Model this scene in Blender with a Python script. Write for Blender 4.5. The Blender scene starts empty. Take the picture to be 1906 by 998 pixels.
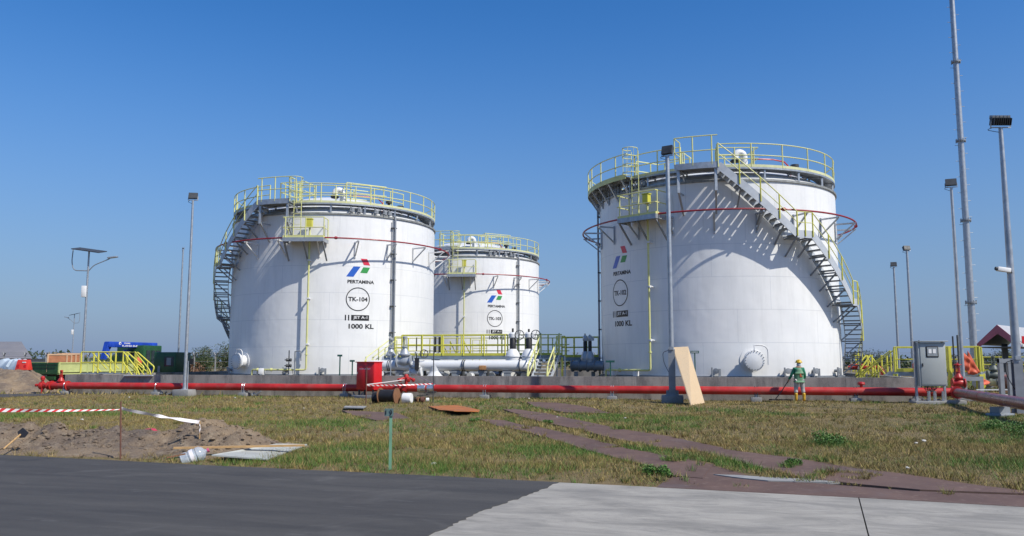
import bpy, math, random
import numpy as np
from mathutils import Vector, Matrix
random.seed(7); rng = np.random.default_rng(11)
rad = math.radians
S = bpy.context.scene; COL = S.collection
# ------------------------------------------------------------------ camera, sky, sun, exposure
EYE = 1.65; PITCH = rad(6.46); F = 1528.0
cam = bpy.data.objects.new('camera', bpy.data.cameras.new('camera')); COL.objects.link(cam)
cam.location = (0, 0, EYE); cam.rotation_euler = (rad(90) + PITCH, 0, 0)
cam.data.sensor_width = 36; cam.data.lens = 36 * F / 1906; cam.data.clip_end = 5000; cam.data.clip_start = .1
S.camera = cam
SUN_AZ, SUN_EL = 54.0, 47.0          # azimuth from -Y (towards the camera) to +X
w = bpy.data.worlds.new("World"); S.world = w; w.use_nodes = True
nt = w.node_tree; nt.nodes.clear()
out = nt.nodes.new('ShaderNodeOutputWorld'); bg = nt.nodes.new('ShaderNodeBackground')
sky = nt.nodes.new('ShaderNodeTexSky'); sky.sky_type = 'NISHITA'; sky.sun_disc = False
sky.sun_elevation = rad(SUN_EL); sky.sun_rotation = rad(180 - SUN_AZ)
sky.altitude = 0; sky.air_density = 1.0; sky.dust_density = 0.6; sky.ozone_density = 3.0
bg.inputs[1].default_value = .10
hs = nt.nodes.new('ShaderNodeHueSaturation'); hs.inputs['Saturation'].default_value = 1.36; hs.inputs['Value'].default_value = 1.27; hs.inputs['Hue'].default_value = .508
nt.links.new(sky.outputs[0], hs.inputs['Color'])
wtc = nt.nodes.new('ShaderNodeTexCoord'); wsp = nt.nodes.new('ShaderNodeSeparateXYZ'); nt.links.new(wtc.outputs['Generated'], wsp.inputs[0])
wmr = nt.nodes.new('ShaderNodeMapRange'); wmr.interpolation_type = 'SMOOTHSTEP'; wmr.inputs[1].default_value = -.10; wmr.inputs[2].default_value = .42; wmr.inputs[3].default_value = 1.0; wmr.inputs[4].default_value = 0
nt.links.new(wsp.outputs[2], wmr.inputs[0])
wmx = nt.nodes.new('ShaderNodeMix'); wmx.data_type = 'RGBA'; nt.links.new(wmr.outputs[0], wmx.inputs[0]); nt.links.new(hs.outputs[0], wmx.inputs[6]); wmx.inputs[7].default_value = (1.40, 2.22, 4.05, 1)
nt.links.new(wmx.outputs[2], bg.inputs[0]); nt.links.new(bg.outputs[0], out.inputs[0])
sl = bpy.data.lights.new('sun', 'SUN'); sl.energy = 4.2; sl.angle = rad(.5); sl.color = (1, .95, .86)
sun = bpy.data.objects.new('sun', sl); COL.objects.link(sun)
sd = Vector((math.sin(rad(SUN_AZ)) * math.cos(rad(SUN_EL)), -math.cos(rad(SUN_AZ)) * math.cos(rad(SUN_EL)), math.sin(rad(SUN_EL))))
sun.rotation_euler = sd.to_track_quat('Z', 'Y').to_euler()
S.view_settings.view_transform = 'Standard'; S.view_settings.look = 'None'
S.view_settings.exposure = 0.2; S.view_settings.gamma = 1; S.view_settings.use_curve_mapping = False

# ------------------------------------------------------------------ measuring helpers (photo measures -> metres)
CP, SP = math.cos(PITCH), math.sin(PITCH)
def ray(x, y):
    u, v = x - 953.0, 499.0 - y
    f = F * CP - v * SP
    return u / f, (F * SP + v * CP) / f
def P(x, y, Y):
    a, b = ray(x, y); return Vector((a * Y, Y, EYE + b * Y))
def G(x, y, z=0.0):
    a, b = ray(x, y); Y = (z - EYE) / b; return Vector((a * Y, Y, z))
WE = Vector((.9768, -.2144, 0)); WN = Vector((-.2144, -.9768, 0)); W0 = Vector((8.79, 35.1, 0))
def WL(x, y, d):                      # a point d metres in front of the bund wall face
    a, b = ray(x, y); o = W0 + WN * d
    Y = (o.dot(WN)) / (a * WN.x + WN.y); return Vector((a * Y, Y, EYE + b * Y))
WRZ = math.atan2(WE.y, WE.x)

# ------------------------------------------------------------------ mesh builder
class MB:
    def __init__(s): s.v = []; s.f = []
    def add(s, vs, fs):
        b = len(s.v); s.v += [tuple(p) for p in vs]; s.f += [tuple(b + i for i in q) for q in fs]; return s
    def box(s, c, sz, rz=0, M=None):
        hx, hy, hz = sz[0] / 2, sz[1] / 2, sz[2] / 2
        vs = [Vector((x, y, z)) for z in (-hz, hz) for x, y in ((-hx, -hy), (hx, -hy), (hx, hy), (-hx, hy))]
        R = M if M is not None else Matrix.Rotation(rz, 3, 'Z')
        c = Vector(c)
        return s.add([c + R @ p for p in vs], [(3, 2, 1, 0), (4, 5, 6, 7), (0, 1, 5, 4), (1, 2, 6, 5), (2, 3, 7, 6), (3, 0, 4, 7)])
    def bar(s, a, b, w, h=None, up=(0, 0, 1)):
        a, b = Vector(a), Vector(b); h = h or w; d = b - a; L = d.length
        if L < 1e-6: return s
        d.normalize(); up = Vector(up)
        if abs(d.dot(up)) > .98: up = Vector((1, 0, 0))
        x = d.cross(up).normalized(); z = x.cross(d)
        M = Matrix((x, d, z)).transposed()
        return s.box((a + b) / 2, (w, L, h), M=M)
    def tube(s, pts, r, n=8, closed=False, r1=None):
        pts = [Vector(p) for p in pts]; m = len(pts); vs = []; fs = []
        up = None
        for i, p in enumerate(pts):
            if closed: d = pts[(i + 1) % m] - pts[i - 1]
            else: d = pts[min(i + 1, m - 1)] - pts[max(i - 1, 0)]
            d.normalize()
            if up is None:
                up = Vector((0, 0, 1)) if abs(d.z) < .9 else Vector((1, 0, 0))
            x = d.cross(up).normalized(); y = x.cross(d).normalized(); up = y if not closed else up
            rr = r if r1 is None else r + (r1 - r) * i / (m - 1)
            for k in range(n):
                a = 2 * math.pi * k / n
                vs.append(p + (x * math.cos(a) + y * math.sin(a)) * rr)
        for i in range(m if closed else m - 1):
            j = (i + 1) % m
            for k in range(n):
                l = (k + 1) % n
                fs.append((i * n + k, i * n + l, j * n + l, j * n + k))
        if not closed:
            fs.append(tuple(range(n - 1, -1, -1))); fs.append(tuple(range((m - 1) * n, m * n)))
        return s.add(vs, fs)
    def lathe(s, prof, n=32, c=(0, 0, 0), axis=None, closed=False):
        c = Vector(c); M = Matrix.Identity(3)
        if axis is not None: M = Vector(axis).to_track_quat('Z', 'Y').to_matrix()
        vs = []; fs = []
        for r, z in prof:
            for k in range(n):
                a = 2 * math.pi * k / n
                vs.append(c + M @ Vector((r * math.cos(a), r * math.sin(a), z)))
        m = len(prof)
        for i in range(m if closed else m - 1):
            j = (i + 1) % m
            for k in range(n):
                l = (k + 1) % n
                fs.append((i * n + k, i * n + l, j * n + l, j * n + k))
        if not closed:
            if prof[0][0] > 1e-4: fs.append(tuple(range(n - 1, -1, -1)))
            if prof[-1][0] > 1e-4: fs.append(tuple(range((m - 1) * n, m * n)))
        return s.add(vs, fs)
    def cyl(s, a, b, r, n=12): return s.tube([a, b], r, n)
    def prism(s, poly, z0, z1):       # poly: (x,y) or 3-vectors, z from z0 to z1 added
        n = len(poly)
        pz = [p[2] if len(p) > 2 else 0 for p in poly]
        vs = [(p[0], p[1], q + z0) for p, q in zip(poly, pz)] + [(p[0], p[1], q + z1) for p, q in zip(poly, pz)]
        fs = [tuple(range(n - 1, -1, -1)), tuple(range(n, 2 * n))] + [(i, (i + 1) % n, n + (i + 1) % n, n + i) for i in range(n)]
        return s.add(vs, fs)
    def arcbox(s, r0, r1, a0, a1, z0, z1, n=24):   # ring sector, polar() angles in degrees
        vs = []; fs = []
        for i in range(n + 1):
            a = a0 + (a1 - a0) * i / n
            vs += [pol(r0, a, z0), pol(r1, a, z0), pol(r1, a, z1), pol(r0, a, z1)]
        for i in range(n):
            b = i * 4
            for k in range(4):
                l = (k + 1) % 4
                fs.append((b + k, b + l, b + 4 + l, b + 4 + k))
        if abs(abs(a1 - a0) - 360) > .01: fs += [(3, 2, 1, 0), (n * 4, n * 4 + 1, n * 4 + 2, n * 4 + 3)]
        return s.add(vs, fs)
    def build(s, name, mat, parent=None, off=None, smooth=True, bevel=0):
        me = bpy.data.meshes.new(name)
        o = Vector(off) if off is not None else Vector((0, 0, 0))
        me.from_pydata([(p[0] - o.x, p[1] - o.y, p[2] - o.z) for p in s.v], [], s.f)
        import bmesh
        bm = bmesh.new(); bm.from_mesh(me)
        bmesh.ops.recalc_face_normals(bm, faces=bm.faces)
        if bevel:
            bmesh.ops.bevel(bm, geom=[e for e in bm.edges if len(e.link_faces) == 2 and e.calc_face_angle(0) > .6], offset=bevel, segments=2, affect='EDGES', profile=.5)
        bm.to_mesh(me); bm.free()
        me.materials.append(mat)
        if smooth:
            me.shade_smooth(); me.set_sharp_from_angle(angle=rad(38))
        ob = bpy.data.objects.new(name, me); COL.objects.link(ob)
        if parent is not None: ob.parent = parent
        return ob
def pol(R, a, z): return Vector((R * math.sin(rad(a)), -R * math.cos(rad(a)), z))

def tag(o, label=None, cat=None, group=None, kind=None):
    if label: o['label'] = label
    if cat: o['category'] = cat
    if group: o['group'] = group
    if kind: o['kind'] = kind
    return o
class Thing:                          # an Empty at the thing's base; parts are given in world metres (or local when rotated)
    def __init__(s, name, loc, label, cat, group=None, rz=0, local=False):
        s.root = bpy.data.objects.new(name, None); COL.objects.link(s.root)
        s.root.location = loc; s.root.rotation_euler = (0, 0, rz); s.root.empty_display_size = .2
        tag(s.root, label, cat, group)
        s.off = None if local else Vector(loc)
    def part(s, name, mb, mat, parent=None, **k):
        return mb.build(name, mat, parent or s.root, off=s.off, **k)
def single(name, mb, mat, label, cat, group=None, loc=None, **k):
    if loc is None:
        a = np.array(mb.v); loc = (a[:, 0].mean(), a[:, 1].mean(), a[:, 2].min())
    o = mb.build(name, mat, None, off=loc, **k); o.location = loc; tag(o, label, cat, group); return o
def struct(name, mb, mat, **k):
    o = mb.build(name, mat, None, **k); o['kind'] = 'structure'; return o
def copy_tree(o, parent=None):
    c = o.copy(); COL.objects.link(c)
    if parent is not None: c.parent = parent; c.matrix_parent_inverse = o.matrix_parent_inverse
    for ch in list(KIDS.get(o.name, [])): copy_tree(ch, c)
    return c
KIDS = {}
def index_kids():
    KIDS.clear()
    for o in bpy.data.objects:
        if o.parent: KIDS.setdefault(o.parent.name, []).append(o)

# ------------------------------------------------------------------ materials
def M_(name): 
    m = bpy.data.materials.new(name); m.use_nodes = True; return m, m.node_tree, m.node_tree.nodes['Principled BSDF']
def N(t, kind, **k):
    n = t.nodes.new(kind)
    for a, b in k.items(): setattr(n, a, b)
    return n
def math_(t, op, a, b=None, c=None, clamp=False):
    n = N(t, 'ShaderNodeMath', operation=op, use_clamp=clamp)
    for i, q in enumerate((a, b, c)):
        if q is None: continue
        if isinstance(q, (int, float)): n.inputs[i].default_value = q
        else: t.links.new(q, n.inputs[i])
    return n.outputs[0]
def noise(t, vec, scale, detail=4, rough=.55, dist=0):
    n = N(t, 'ShaderNodeTexNoise'); n.inputs['Scale'].default_value = scale; n.inputs['Detail'].default_value = detail
    n.inputs['Roughness'].default_value = rough; n.inputs['Distortion'].default_value = dist
    if vec is not None: t.links.new(vec, n.inputs['Vector'])
    return n.outputs['Fac']
def mapr(t, v, a, b, c=0.0, d=1.0):
    n = N(t, 'ShaderNodeMapRange'); n.inputs[1].default_value = a; n.inputs[2].default_value = b
    n.inputs[3].default_value = c; n.inputs[4].default_value = d; t.links.new(v, n.inputs[0]); return n.outputs[0]
def mix(t, fac, a, b, mode='MIX'):
    n = N(t, 'ShaderNodeMix', data_type='RGBA', blend_type=mode)
    if isinstance(fac, (int, float)): n.inputs[0].default_value = fac
    else: t.links.new(fac, n.inputs[0])
    for i, q in ((6, a), (7, b)):
        if isinstance(q, tuple): n.inputs[i].default_value = (*q, 1)
        else: t.links.new(q, n.inputs[i])
    return n.outputs[2]
def coords(t, scale=(1, 1, 1), kind='Object'):
    tc = N(t, 'ShaderNodeTexCoord'); mp = N(t, 'ShaderNodeMapping'); mp.inputs['Scale'].default_value = scale
    t.links.new(tc.outputs[kind], mp.inputs['Vector']); return mp.outputs[0]
def bump(t, b, h, strength=.3, dist=.02):
    n = N(t, 'ShaderNodeBump'); n.inputs['Strength'].default_value = strength; n.inputs['Distance'].default_value = dist
    t.links.new(h, n.inputs['Height']); t.links.new(n.outputs[0], b.inputs['Normal'])
def pm(name, col, rough=.5, metal=0, var=.15, scale=3, dirt=None, damt=.35, dscale=1.5, stretch=(1, 1, 1), bmp=0, bscale=40):
    m, t, b = M_(name); vec = coords(t, stretch)
    f = mapr(t, noise(t, vec, scale, 5), .3, .7)
    lo = tuple(max(0, c * (1 - var)) for c in col); hi = tuple(min(1, c * (1 + var * .7)) for c in col)
    c = mix(t, f, lo, hi)
    if dirt is not None:
        c = mix(t, mapr(t, noise(t, vec, dscale, 6, .65), .48, .72, 0, damt), c, dirt)
    t.links.new(c, b.inputs['Base Color']); b.inputs['Metallic'].default_value = metal
    r = mapr(t, noise(t, vec, scale * 3, 3), .3, .7, max(0, rough - .1), min(1, rough + .1)); t.links.new(r, b.inputs['Roughness'])
    if bmp: bump(t, b, noise(t, vec, bscale, 4), bmp, .01)
    return m

Y_ = pm('faded_yellow_paint', (.68, .68, .27), .5, var=.12, dirt=(.45, .42, .25), damt=.5)
YD = pm('yellow_paint', (.64, .61, .08), .45, var=.12, dirt=(.35, .30, .06), damt=.4)
GALV = pm('galvanised_steel', (.42, .45, .48), .45, .55, var=.2, scale=6, dirt=(.25, .26, .27))
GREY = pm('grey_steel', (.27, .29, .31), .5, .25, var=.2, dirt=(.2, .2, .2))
DARK = pm('dark_steel', (.06, .065, .07), .55, .2, var=.3)
BLACK = pm('black_rubber', (.018, .018, .02), .55, var=.3)
WHITEP = pm('white_pipe_paint', (.72, .73, .73), .4, var=.06, dirt=(.4, .38, .33), damt=.35)
RED = pm('red_pipe_paint', (.47, .025, .022), .42, var=.28, scale=1.2, dirt=(.36, .09, .07), damt=.75, dscale=1.8, bmp=.08, bscale=9)
RED2 = pm('cabinet_red_paint', (.58, .015, .02), .35, var=.08)
MAROON = pm('faded_maroon_paint', (.24, .055, .055), .35, var=.2, scale=2, dirt=(.3, .16, .15), damt=.6)
REDD = pm('deep_red_ring_paint', (.30, .02, .03), .45, var=.2)
ALU = pm('bare_metal', (.62, .64, .66), .3, .8, var=.15)
GREEN = pm('dark_green_paint', (.02, .085, .03), .4, var=.25, dirt=(.07, .1, .05))
LGREEN = pm('pale_green_paint', (.52, .57, .24), .5, var=.2, dirt=(.2, .22, .1))
TEAL = pm('sign_green_paint', (.02, .10, .075), .45, var=.2)
GPOST = pm('faded_green_post', (.16, .33, .21), .55, var=.25, dirt=(.1, .18, .12))
BLUE = pm('crane_blue_paint', (.015, .06, .42), .4, var=.25, scale=2)
WOODP = pm('raw_plywood', (.64, .49, .31), .7, var=.18, scale=3, stretch=(9, 9, .7), dirt=(.50, .33, .18), damt=.8, dscale=3, bmp=.1)
WOOD = pm('weathered_plank', (.45, .28, .12), .75, var=.25, scale=3, stretch=(1, 8, 8), bmp=.2)
WOODB = pm('drum_wood', (.22, .105, .05), .75, var=.4, scale=4, stretch=(9, 9, 1), bmp=.3)
CRATE = pm('crate_wood', (.42, .17, .08), .7, var=.25)
CRATET = pm('crate_edge_wood', (.55, .36, .22), .7, var=.2)
ORANGE = pm('orange_tarp', (.62, .11, .045), .6, var=.15, scale=3, bmp=.3, bscale=6)
RUST = pm('rusty_steel', (.17, .075, .05), .75, .1, var=.35, scale=5, bmp=.3)
CONC = pm('concrete', (.30, .30, .29), .85, var=.25, scale=2.5, dirt=(.13, .13, .125), damt=.6, bmp=.3, bscale=30)
WHITE = pm('white_plastic', (.8, .8, .78), .45, var=.05)
BLK = pm('black_lettering', (.012, .012, .014), .5, var=.1)
WTX = pm('white_lettering', (.8, .8, .8), .5, var=.05)
LB = pm('logo_blue', (.02, .11, .50), .4, var=.05); LG = pm('logo_green', (.04, .30, .07), .4, var=.05); LR = pm('logo_red', (.65, .03, .07), .4, var=.05)

def tank_paint():
    m, t, b = M_('white_tank_paint')
    tc = N(t, 'ShaderNodeTexCoord'); sp = N(t, 'ShaderNodeSeparateXYZ'); t.links.new(tc.outputs['Object'], sp.inputs[0])
    x, y, z = sp.outputs
    ang = math_(t, 'ARCTAN2', x, y)
    zz = math_(t, 'DIVIDE', math_(t, 'SUBTRACT', z, .97), 1.495)
    course = math_(t, 'FLOOR', zz); fz = math_(t, 'SUBTRACT', zz, course)
    hline = math_(t, 'LESS_THAN', math_(t, 'ABSOLUTE', math_(t, 'SUBTRACT', fz, .0)), .016)
    k = 9 / (2 * math.pi)
    aa = math_(t, 'ADD', math_(t, 'MULTIPLY', ang, k), math_(t, 'MULTIPLY', course, .37))
    fa = math_(t, 'SUBTRACT', aa, math_(t, 'FLOOR', aa))
    vline = math_(t, 'LESS_THAN', fa, .0048)
    seam = math_(t, 'MAXIMUM', hline, vline)
    cm = N(t, 'ShaderNodeCombineXYZ')
    t.links.new(math_(t, 'MULTIPLY', ang, 6.0), cm.inputs[0]); t.links.new(math_(t, 'MULTIPLY', z, .10), cm.inputs[1])
    streak = noise(t, cm.outputs[0], 2.6, 6, .7)
    cm2 = N(t, 'ShaderNodeCombineXYZ')
    t.links.new(math_(t, 'MULTIPLY', ang, 6.0), cm2.inputs[0]); t.links.new(math_(t, 'MULTIPLY', z, .06), cm2.inputs[1])
    fine = noise(t, cm2.outputs[0], 7, 3, .6)
    top = mapr(t, z, 6.6, 9.9, 0, 1)
    fs = math_(t, 'MULTIPLY', mapr(t, fine, .60, .74), top)
    blot = noise(t, tc.outputs['Object'], .8, 5, .6)
    c = mix(t, mapr(t, blot, .35, .7), (.77, .775, .765), (.82, .82, .80))
    c = mix(t, mapr(t, streak, .48, .75, 0, .45), c, (.60, .60, .58))
    c = mix(t, math_(t, 'MULTIPLY', fs, .65), c, (.40, .39, .36))
    low = mapr(t, z, 1.0, 2.2, .22, 0)
    c = mix(t, low, c, (.55, .50, .42))
    c = mix(t, math_(t, 'MULTIPLY', seam, .7), c, (.56, .58, .60))
    t.links.new(c, b.inputs['Base Color'])
    b.inputs['Roughness'].default_value = .42
    hh = math_(t, 'ADD', math_(t, 'MULTIPLY', seam, .25), math_(t, 'MULTIPLY', noise(t, tc.outputs['Object'], .9, 2), 1.4))
    bump(t, b, hh, .35, .05)
    return m
TANK = tank_paint()
# ------------------------------------------------------------------ ground, road, apron
def vnoise(x, y, s, seed=0):
    x = np.asarray(x) / s; y = np.asarray(y) / s
    xi = np.floor(x).astype(np.int64); yi = np.floor(y).astype(np.int64); fx = x - xi; fy = y - yi
    fx = fx * fx * (3 - 2 * fx); fy = fy * fy * (3 - 2 * fy)
    def h(a, b):
        n = (a * 374761393 + b * 668265263 + seed * 1274126177) & 0xffffffff
        n = ((n ^ (n >> 13)) * 1274126177) & 0xffffffff
        return ((n ^ (n >> 16)) & 0xffff) / 65535.0
    return (h(xi, yi) * (1 - fx) + h(xi + 1, yi) * fx) * (1 - fy) + (h(xi, yi + 1) * (1 - fx) + h(xi + 1, yi + 1) * fx) * fy
RA, RB = Vector((.64, 11.48, 0)), Vector((5.90, 9.71, 0))          # two points of the road edge
RD = (RB - RA).normalized(); RN = Vector((-RD.y, RD.x, 0))          # RN points away from the road
def edge_d(x, y): return (x - RA.x) * RN.x + (y - RA.y) * RN.y
def th(x, y):
    d = edge_d(np.asarray(x, float), np.asarray(y, float)); m = np.clip(d / .8, 0, 1)
    far = np.clip((70 - np.asarray(y, float)) / 20, 0, 1)
    return -.03 + m * (.035 + (.05 * (vnoise(x, y, 3.1, 1) - .5) + .03 * (vnoise(x, y, .9, 2) - .5)) * far)
def axis(a, b, step, far):
    core = np.arange(a, b + 1e-6, step); g = [step]
    out_ = []; v = b; s = step
    while v < far: s *= 1.35; v += s; out_.append(v)
    low = []; v = a; s = step
    while v > -far: s *= 1.35; v -= s; low.append(v)
    return np.array(low[::-1] + list(core) + out_)
plates = [
 ([(896, 779), (940, 781), (975, 790), (1000, 795), (963, 797), (925, 790)], 'far narrow rusty plate of the near wheel track'),
 ([(963, 797), (1000, 793), (1143, 826), (1085, 832), (1020, 812)], 'long rusty plate of the near track beside green grass patch'),
 ([(1090, 834), (1160, 832), (1320, 862), (1300, 885), (1245, 880), (1219, 866), (1135, 846)], 'wide rusty plate of the near track left of the concrete apron'),
 ([(1324, 863), (1416, 888), (1561, 899), (1700, 910), (1906, 918), (1960, 942), (1906, 939), (1600, 922), (1300, 907), (1222, 903), (1252, 884), (1304, 886)], 'largest rusty plate along the edge of the concrete apron'),
 ([(938, 761), (962, 761), (1025, 769.5), (970, 771)], 'small far rusty plate of the far wheel track'),
 ([(967, 773), (1025, 771), (1135, 793.5), (1072, 796), (1019, 786)], 'second far rusty plate with a pale rim at its near end'),
 ([(1078, 797), (1135, 795), (1240, 811), (1340, 832), (1305, 837), (1213, 829), (1135, 812)], 'long brown plate of the far track ending at a raised dark lip'),
 ([(1310, 839), (1342, 835), (1485, 853), (1588, 870.5), (1675, 880), (1797, 899), (1930, 915), (1700, 907), (1599, 898), (1504, 888), (1408, 865)], 'long curved rusty plate of the far track below dry grass'),
 ([(983, 748), (1040, 750), (1095, 757), (1130, 768), (1050, 766), (1000, 757)], 'brown plate near the red pipe right of orange plate'),
 ([(640, 764), (735, 768), (760, 778), (700, 781), (660, 772)], 'brown plate behind the small green marker post'),
]
xs = axis(-30, 30, .3, 2500); ys = axis(6, 45, .3, 2500)
X, Yg = np.meshgrid(xs, ys); Z = th(X, Yg)
def inside(px, py, poly):
    c = np.zeros(px.shape, bool); n = len(poly)
    for i in range(n):
        x1, y1 = poly[i]; x2, y2 = poly[(i + 1) % n]
        k = ((y1 > py) != (y2 > py)) & (px < (x2 - x1) * (py - y1) / ((y2 - y1) + 1e-12) + x1); c ^= k
    return c
sunk = np.zeros(X.shape, bool)
for q, lab in plates:
    pp = [tuple(G(x, y, .03).xy) for x, y in q]
    for ox in (-.3, 0, .3):
        for oy in (-.3, 0, .3): sunk |= inside(X + ox, Yg + oy, pp)
Z = np.where(sunk, np.minimum(Z, -.035), Z)
def gridmesh(name, X, Y, Z, mat, kind='structure', off=(0, 0, 0)):
    ny, nx = X.shape; me = bpy.data.meshes.new(name)
    vs = np.stack([X - off[0], Y - off[1], Z - off[2]], -1).reshape(-1, 3)
    i = np.arange(ny * nx).reshape(ny, nx)
    q = np.stack([i[:-1, :-1], i[:-1, 1:], i[1:, 1:], i[1:, :-1]], -1).reshape(-1, 4)
    me.vertices.add(len(vs)); me.vertices.foreach_set('co', vs.astype(np.float32).ravel())
    me.loops.add(q.size); me.loops.foreach_set('vertex_index', q.astype(np.int32).ravel())
    me.polygons.add(len(q)); me.polygons.foreach_set('loop_start', np.arange(0, q.size, 4, dtype=np.int32))
    me.update(calc_edges=True); me.shade_smooth(); me.materials.append(mat)
    o = bpy.data.objects.new(name, me); COL.objects.link(o); o.location = off
    if kind: o['kind'] = kind
    return o
def ground_mat():
    m, t, b = M_('dry_soil_and_thatch'); g = N(t, 'ShaderNodeNewGeometry').outputs['Position']
    n1 = noise(t, g, .35, 6, .6); n2 = noise(t, g, 6, 6, .7); n3 = noise(t, g, 55, 3, .6)
    c = mix(t, mapr(t, n1, .38, .62), (.20, .135, .060), (.14, .12, .045))
    c = mix(t, mapr(t, n2, .45, .68, 0, .7), c, (.25, .18, .09))
    c = mix(t, mapr(t, n3, .35, .7, 0, .6), c, (.09, .075, .04))
    t.links.new(c, b.inputs['Base Color']); b.inputs['Roughness'].default_value = .95
    bump(t, b, math_(t, 'ADD', n3, n2), .6, .03); return m
def asphalt_mat():
    m, t, b = M_('worn_asphalt'); tc = N(t, 'ShaderNodeNewGeometry').outputs['Position']
    rot = N(t, 'ShaderNodeMapping'); rot.inputs['Rotation'].default_value = (0, 0, rad(17)); t.links.new(tc, rot.inputs[0])
    st = N(t, 'ShaderNodeMapping'); st.inputs['Scale'].default_value = (.22, 1.6, 1); t.links.new(rot.outputs[0], st.inputs[0])
    n1 = noise(t, st.outputs[0], 1.2, 7, .7, .4); n2 = noise(t, tc, 150, 2, .6); n3 = noise(t, tc, .5, 6, .7, 1.0)
    c = mix(t, mapr(t, n1, .35, .7), (.040, .037, .0335), (.076, .070, .061))
    c = mix(t, mapr(t, n3, .56, .74, 0, .55), c, (.135, .128, .115))
    c = mix(t, mapr(t, n2, .55, .8, 0, .5), c, (.16, .16, .16))
    c = mix(t, mapr(t, noise(t, st.outputs[0], 1.9, 8, .8, 2), .58, .72, 0, .6), c, (.17, .165, .155))
    t.links.new(c, b.inputs['Base Color']); b.inputs['Roughness'].default_value = .8
    bump(t, b, n2, .5, .006); return m
def apron_mat():
    m, t, b = M_('broomed_concrete'); tc = N(t, 'ShaderNodeNewGeometry').outputs['Position']
    rot = N(t, 'ShaderNodeMapping'); rot.inputs['Rotation'].default_value = (0, 0, rad(17)); t.links.new(tc, rot.inputs[0])
    st = N(t, 'ShaderNodeMapping'); st.inputs['Scale'].default_value = (.55, 1.5, 1); t.links.new(rot.outputs[0], st.inputs[0])
    n1 = noise(t, st.outputs[0], 1.5, 8, .75, .6); n2 = noise(t, tc, 120, 2, .6); n3 = noise(t, tc, 1.1, 6, .7)
    wv = N(t, 'ShaderNodeTexWave', bands_direction='Y'); wv.inputs['Scale'].default_value = 14; wv.inputs['Distortion'].default_value = 2.5
    wv.inputs['Detail'].default_value = 3; t.links.new(rot.outputs[0], wv.inputs[0])
    c = mix(t, mapr(t, n1, .38, .60), (.22, .207, .18), (.38, .355, .305))
    c = mix(t, mapr(t, noise(t, st.outputs[0], .9, 9, .85, 1.5), .54, .68, 0, .7), c, (.17, .165, .15))
    c = mix(t, mapr(t, n3, .5, .75, 0, .5), c, (.215, .205, .19))
    c = mix(t, mapr(t, n2, .5, .75, 0, .6), c, (.17, .165, .15))
    c = mix(t, math_(t, 'MULTIPLY', wv.outputs['Fac'], .12), c, (.25, .25, .24))
    t.links.new(c, b.inputs['Base Color']); b.inputs['Roughness'].default_value = .85
    bump(t, b, math_(t, 'ADD', n2, wv.outputs['Fac']), .4, .006); return m
GROUND = ground_mat(); ASPH = asphalt_mat(); APR = apron_mat()
gridmesh('ground', X, Yg, Z, GROUND)
def onroad(s, d): return RA + RD * s + RN * d
# curved seam between asphalt and concrete, traced on the ground
seam = [G(1040, 898), G(1022, 906), G(1000, 915), G(965, 928), G(930, 940), G(900, 951), G(868, 965), G(835, 981), G(800, 997)]
seam += [Vector((-1.1, 7.3, 0)), Vector((-1.5, 6, 0)), Vector((-2.4, 3, 0)), Vector((-3, -2, 0)), Vector((-3.5, -30, 0))]
se = []
for i in range(len(seam) - 1):
    k = 8 if i < 9 else 3
    for j in range(k):
        p = seam[i].lerp(seam[i + 1], j / k); se.append(p + Vector((random.uniform(-.025, .025), random.uniform(-.02, .02), 0)) * (i > 0 or j > 0))
se.append(seam[-1])
left_edge = [onroad(-s, random.uniform(-.02, .03)) for s in np.arange(0, 60, .5)]
mb = MB(); mb.prism([(p.x, p.y) for p in (left_edge[::-1] + se[1:] + [Vector((-120, -30, 0))] + [onroad(-200, 0)])], -.04, .006)
struct('asphalt_road', mb, ASPH, smooth=False)
ja, jb = G(1598, 925), G(1617, 998); jd = (jb - ja).normalized()
j0 = ja - jd * .4; jn = Vector((jd.y, -jd.x, 0)); jn = jn if jn.x < 0 else -jn
t_ = (RA - ja).dot(RN) / jd.dot(RN); jt = ja + jd * t_; jend = jt + jd * 40
mb = MB()
a_ = jt + jn * .007; b_ = jend + jn * .007
mb.prism([(p.x, p.y) for p in (se + [Vector((b_.x, -40, 0)), b_, a_])], -.04, .0)
a_ = jt - jn * .007; b_ = jend - jn * .007; e1 = onroad(60, 0)
mb.prism([(p.x, p.y) for p in [a_, b_, Vector((80, -40, 0)), e1]], -.04, .0)
struct('concrete_apron', mb, APR, smooth=False)

mb = MB(); mb.prism([tuple(G(x, y).xy) for x, y in ((-60, 744), (-60, 737.5), (60, 735), (122, 733.8), (122, 736.5), (40, 740))], -.02, .06); struct('service_path', mb, ASPH, smooth=False)
# rusty steel track plates lying on the soil
def plate_mat():
    m, t, b = M_('rusty_track_plate'); g = N(t, 'ShaderNodeNewGeometry').outputs['Position']
    n1 = noise(t, g, .9, 7, .7, .5); n2 = noise(t, g, 7, 6, .7); n3 = noise(t, g, 90, 2)
    c = mix(t, mapr(t, n1, .4, .65), (.105, .060, .044), (.155, .092, .066))
    c = mix(t, mapr(t, n2, .55, .75, 0, .7), c, (.27, .20, .15))
    c = mix(t, mapr(t, noise(t, g, .5, 5, .7), .55, .7, 0, .6), c, (.12, .10, .10))
    c = mix(t, mapr(t, n3, .5, .8, 0, .4), c, (.07, .05, .045))
    t.links.new(c, b.inputs['Base Color']); b.inputs['Roughness'].default_value = .75
    bump(t, b, n3, .3, .004); return m
PLATE = plate_mat()
ORP = pm('orange_rust_plate', (.42, .135, .03), .8, var=.3, scale=2, dirt=(.17, .08, .055), damt=.95, dscale=1.1)
plate_polys = []
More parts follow.
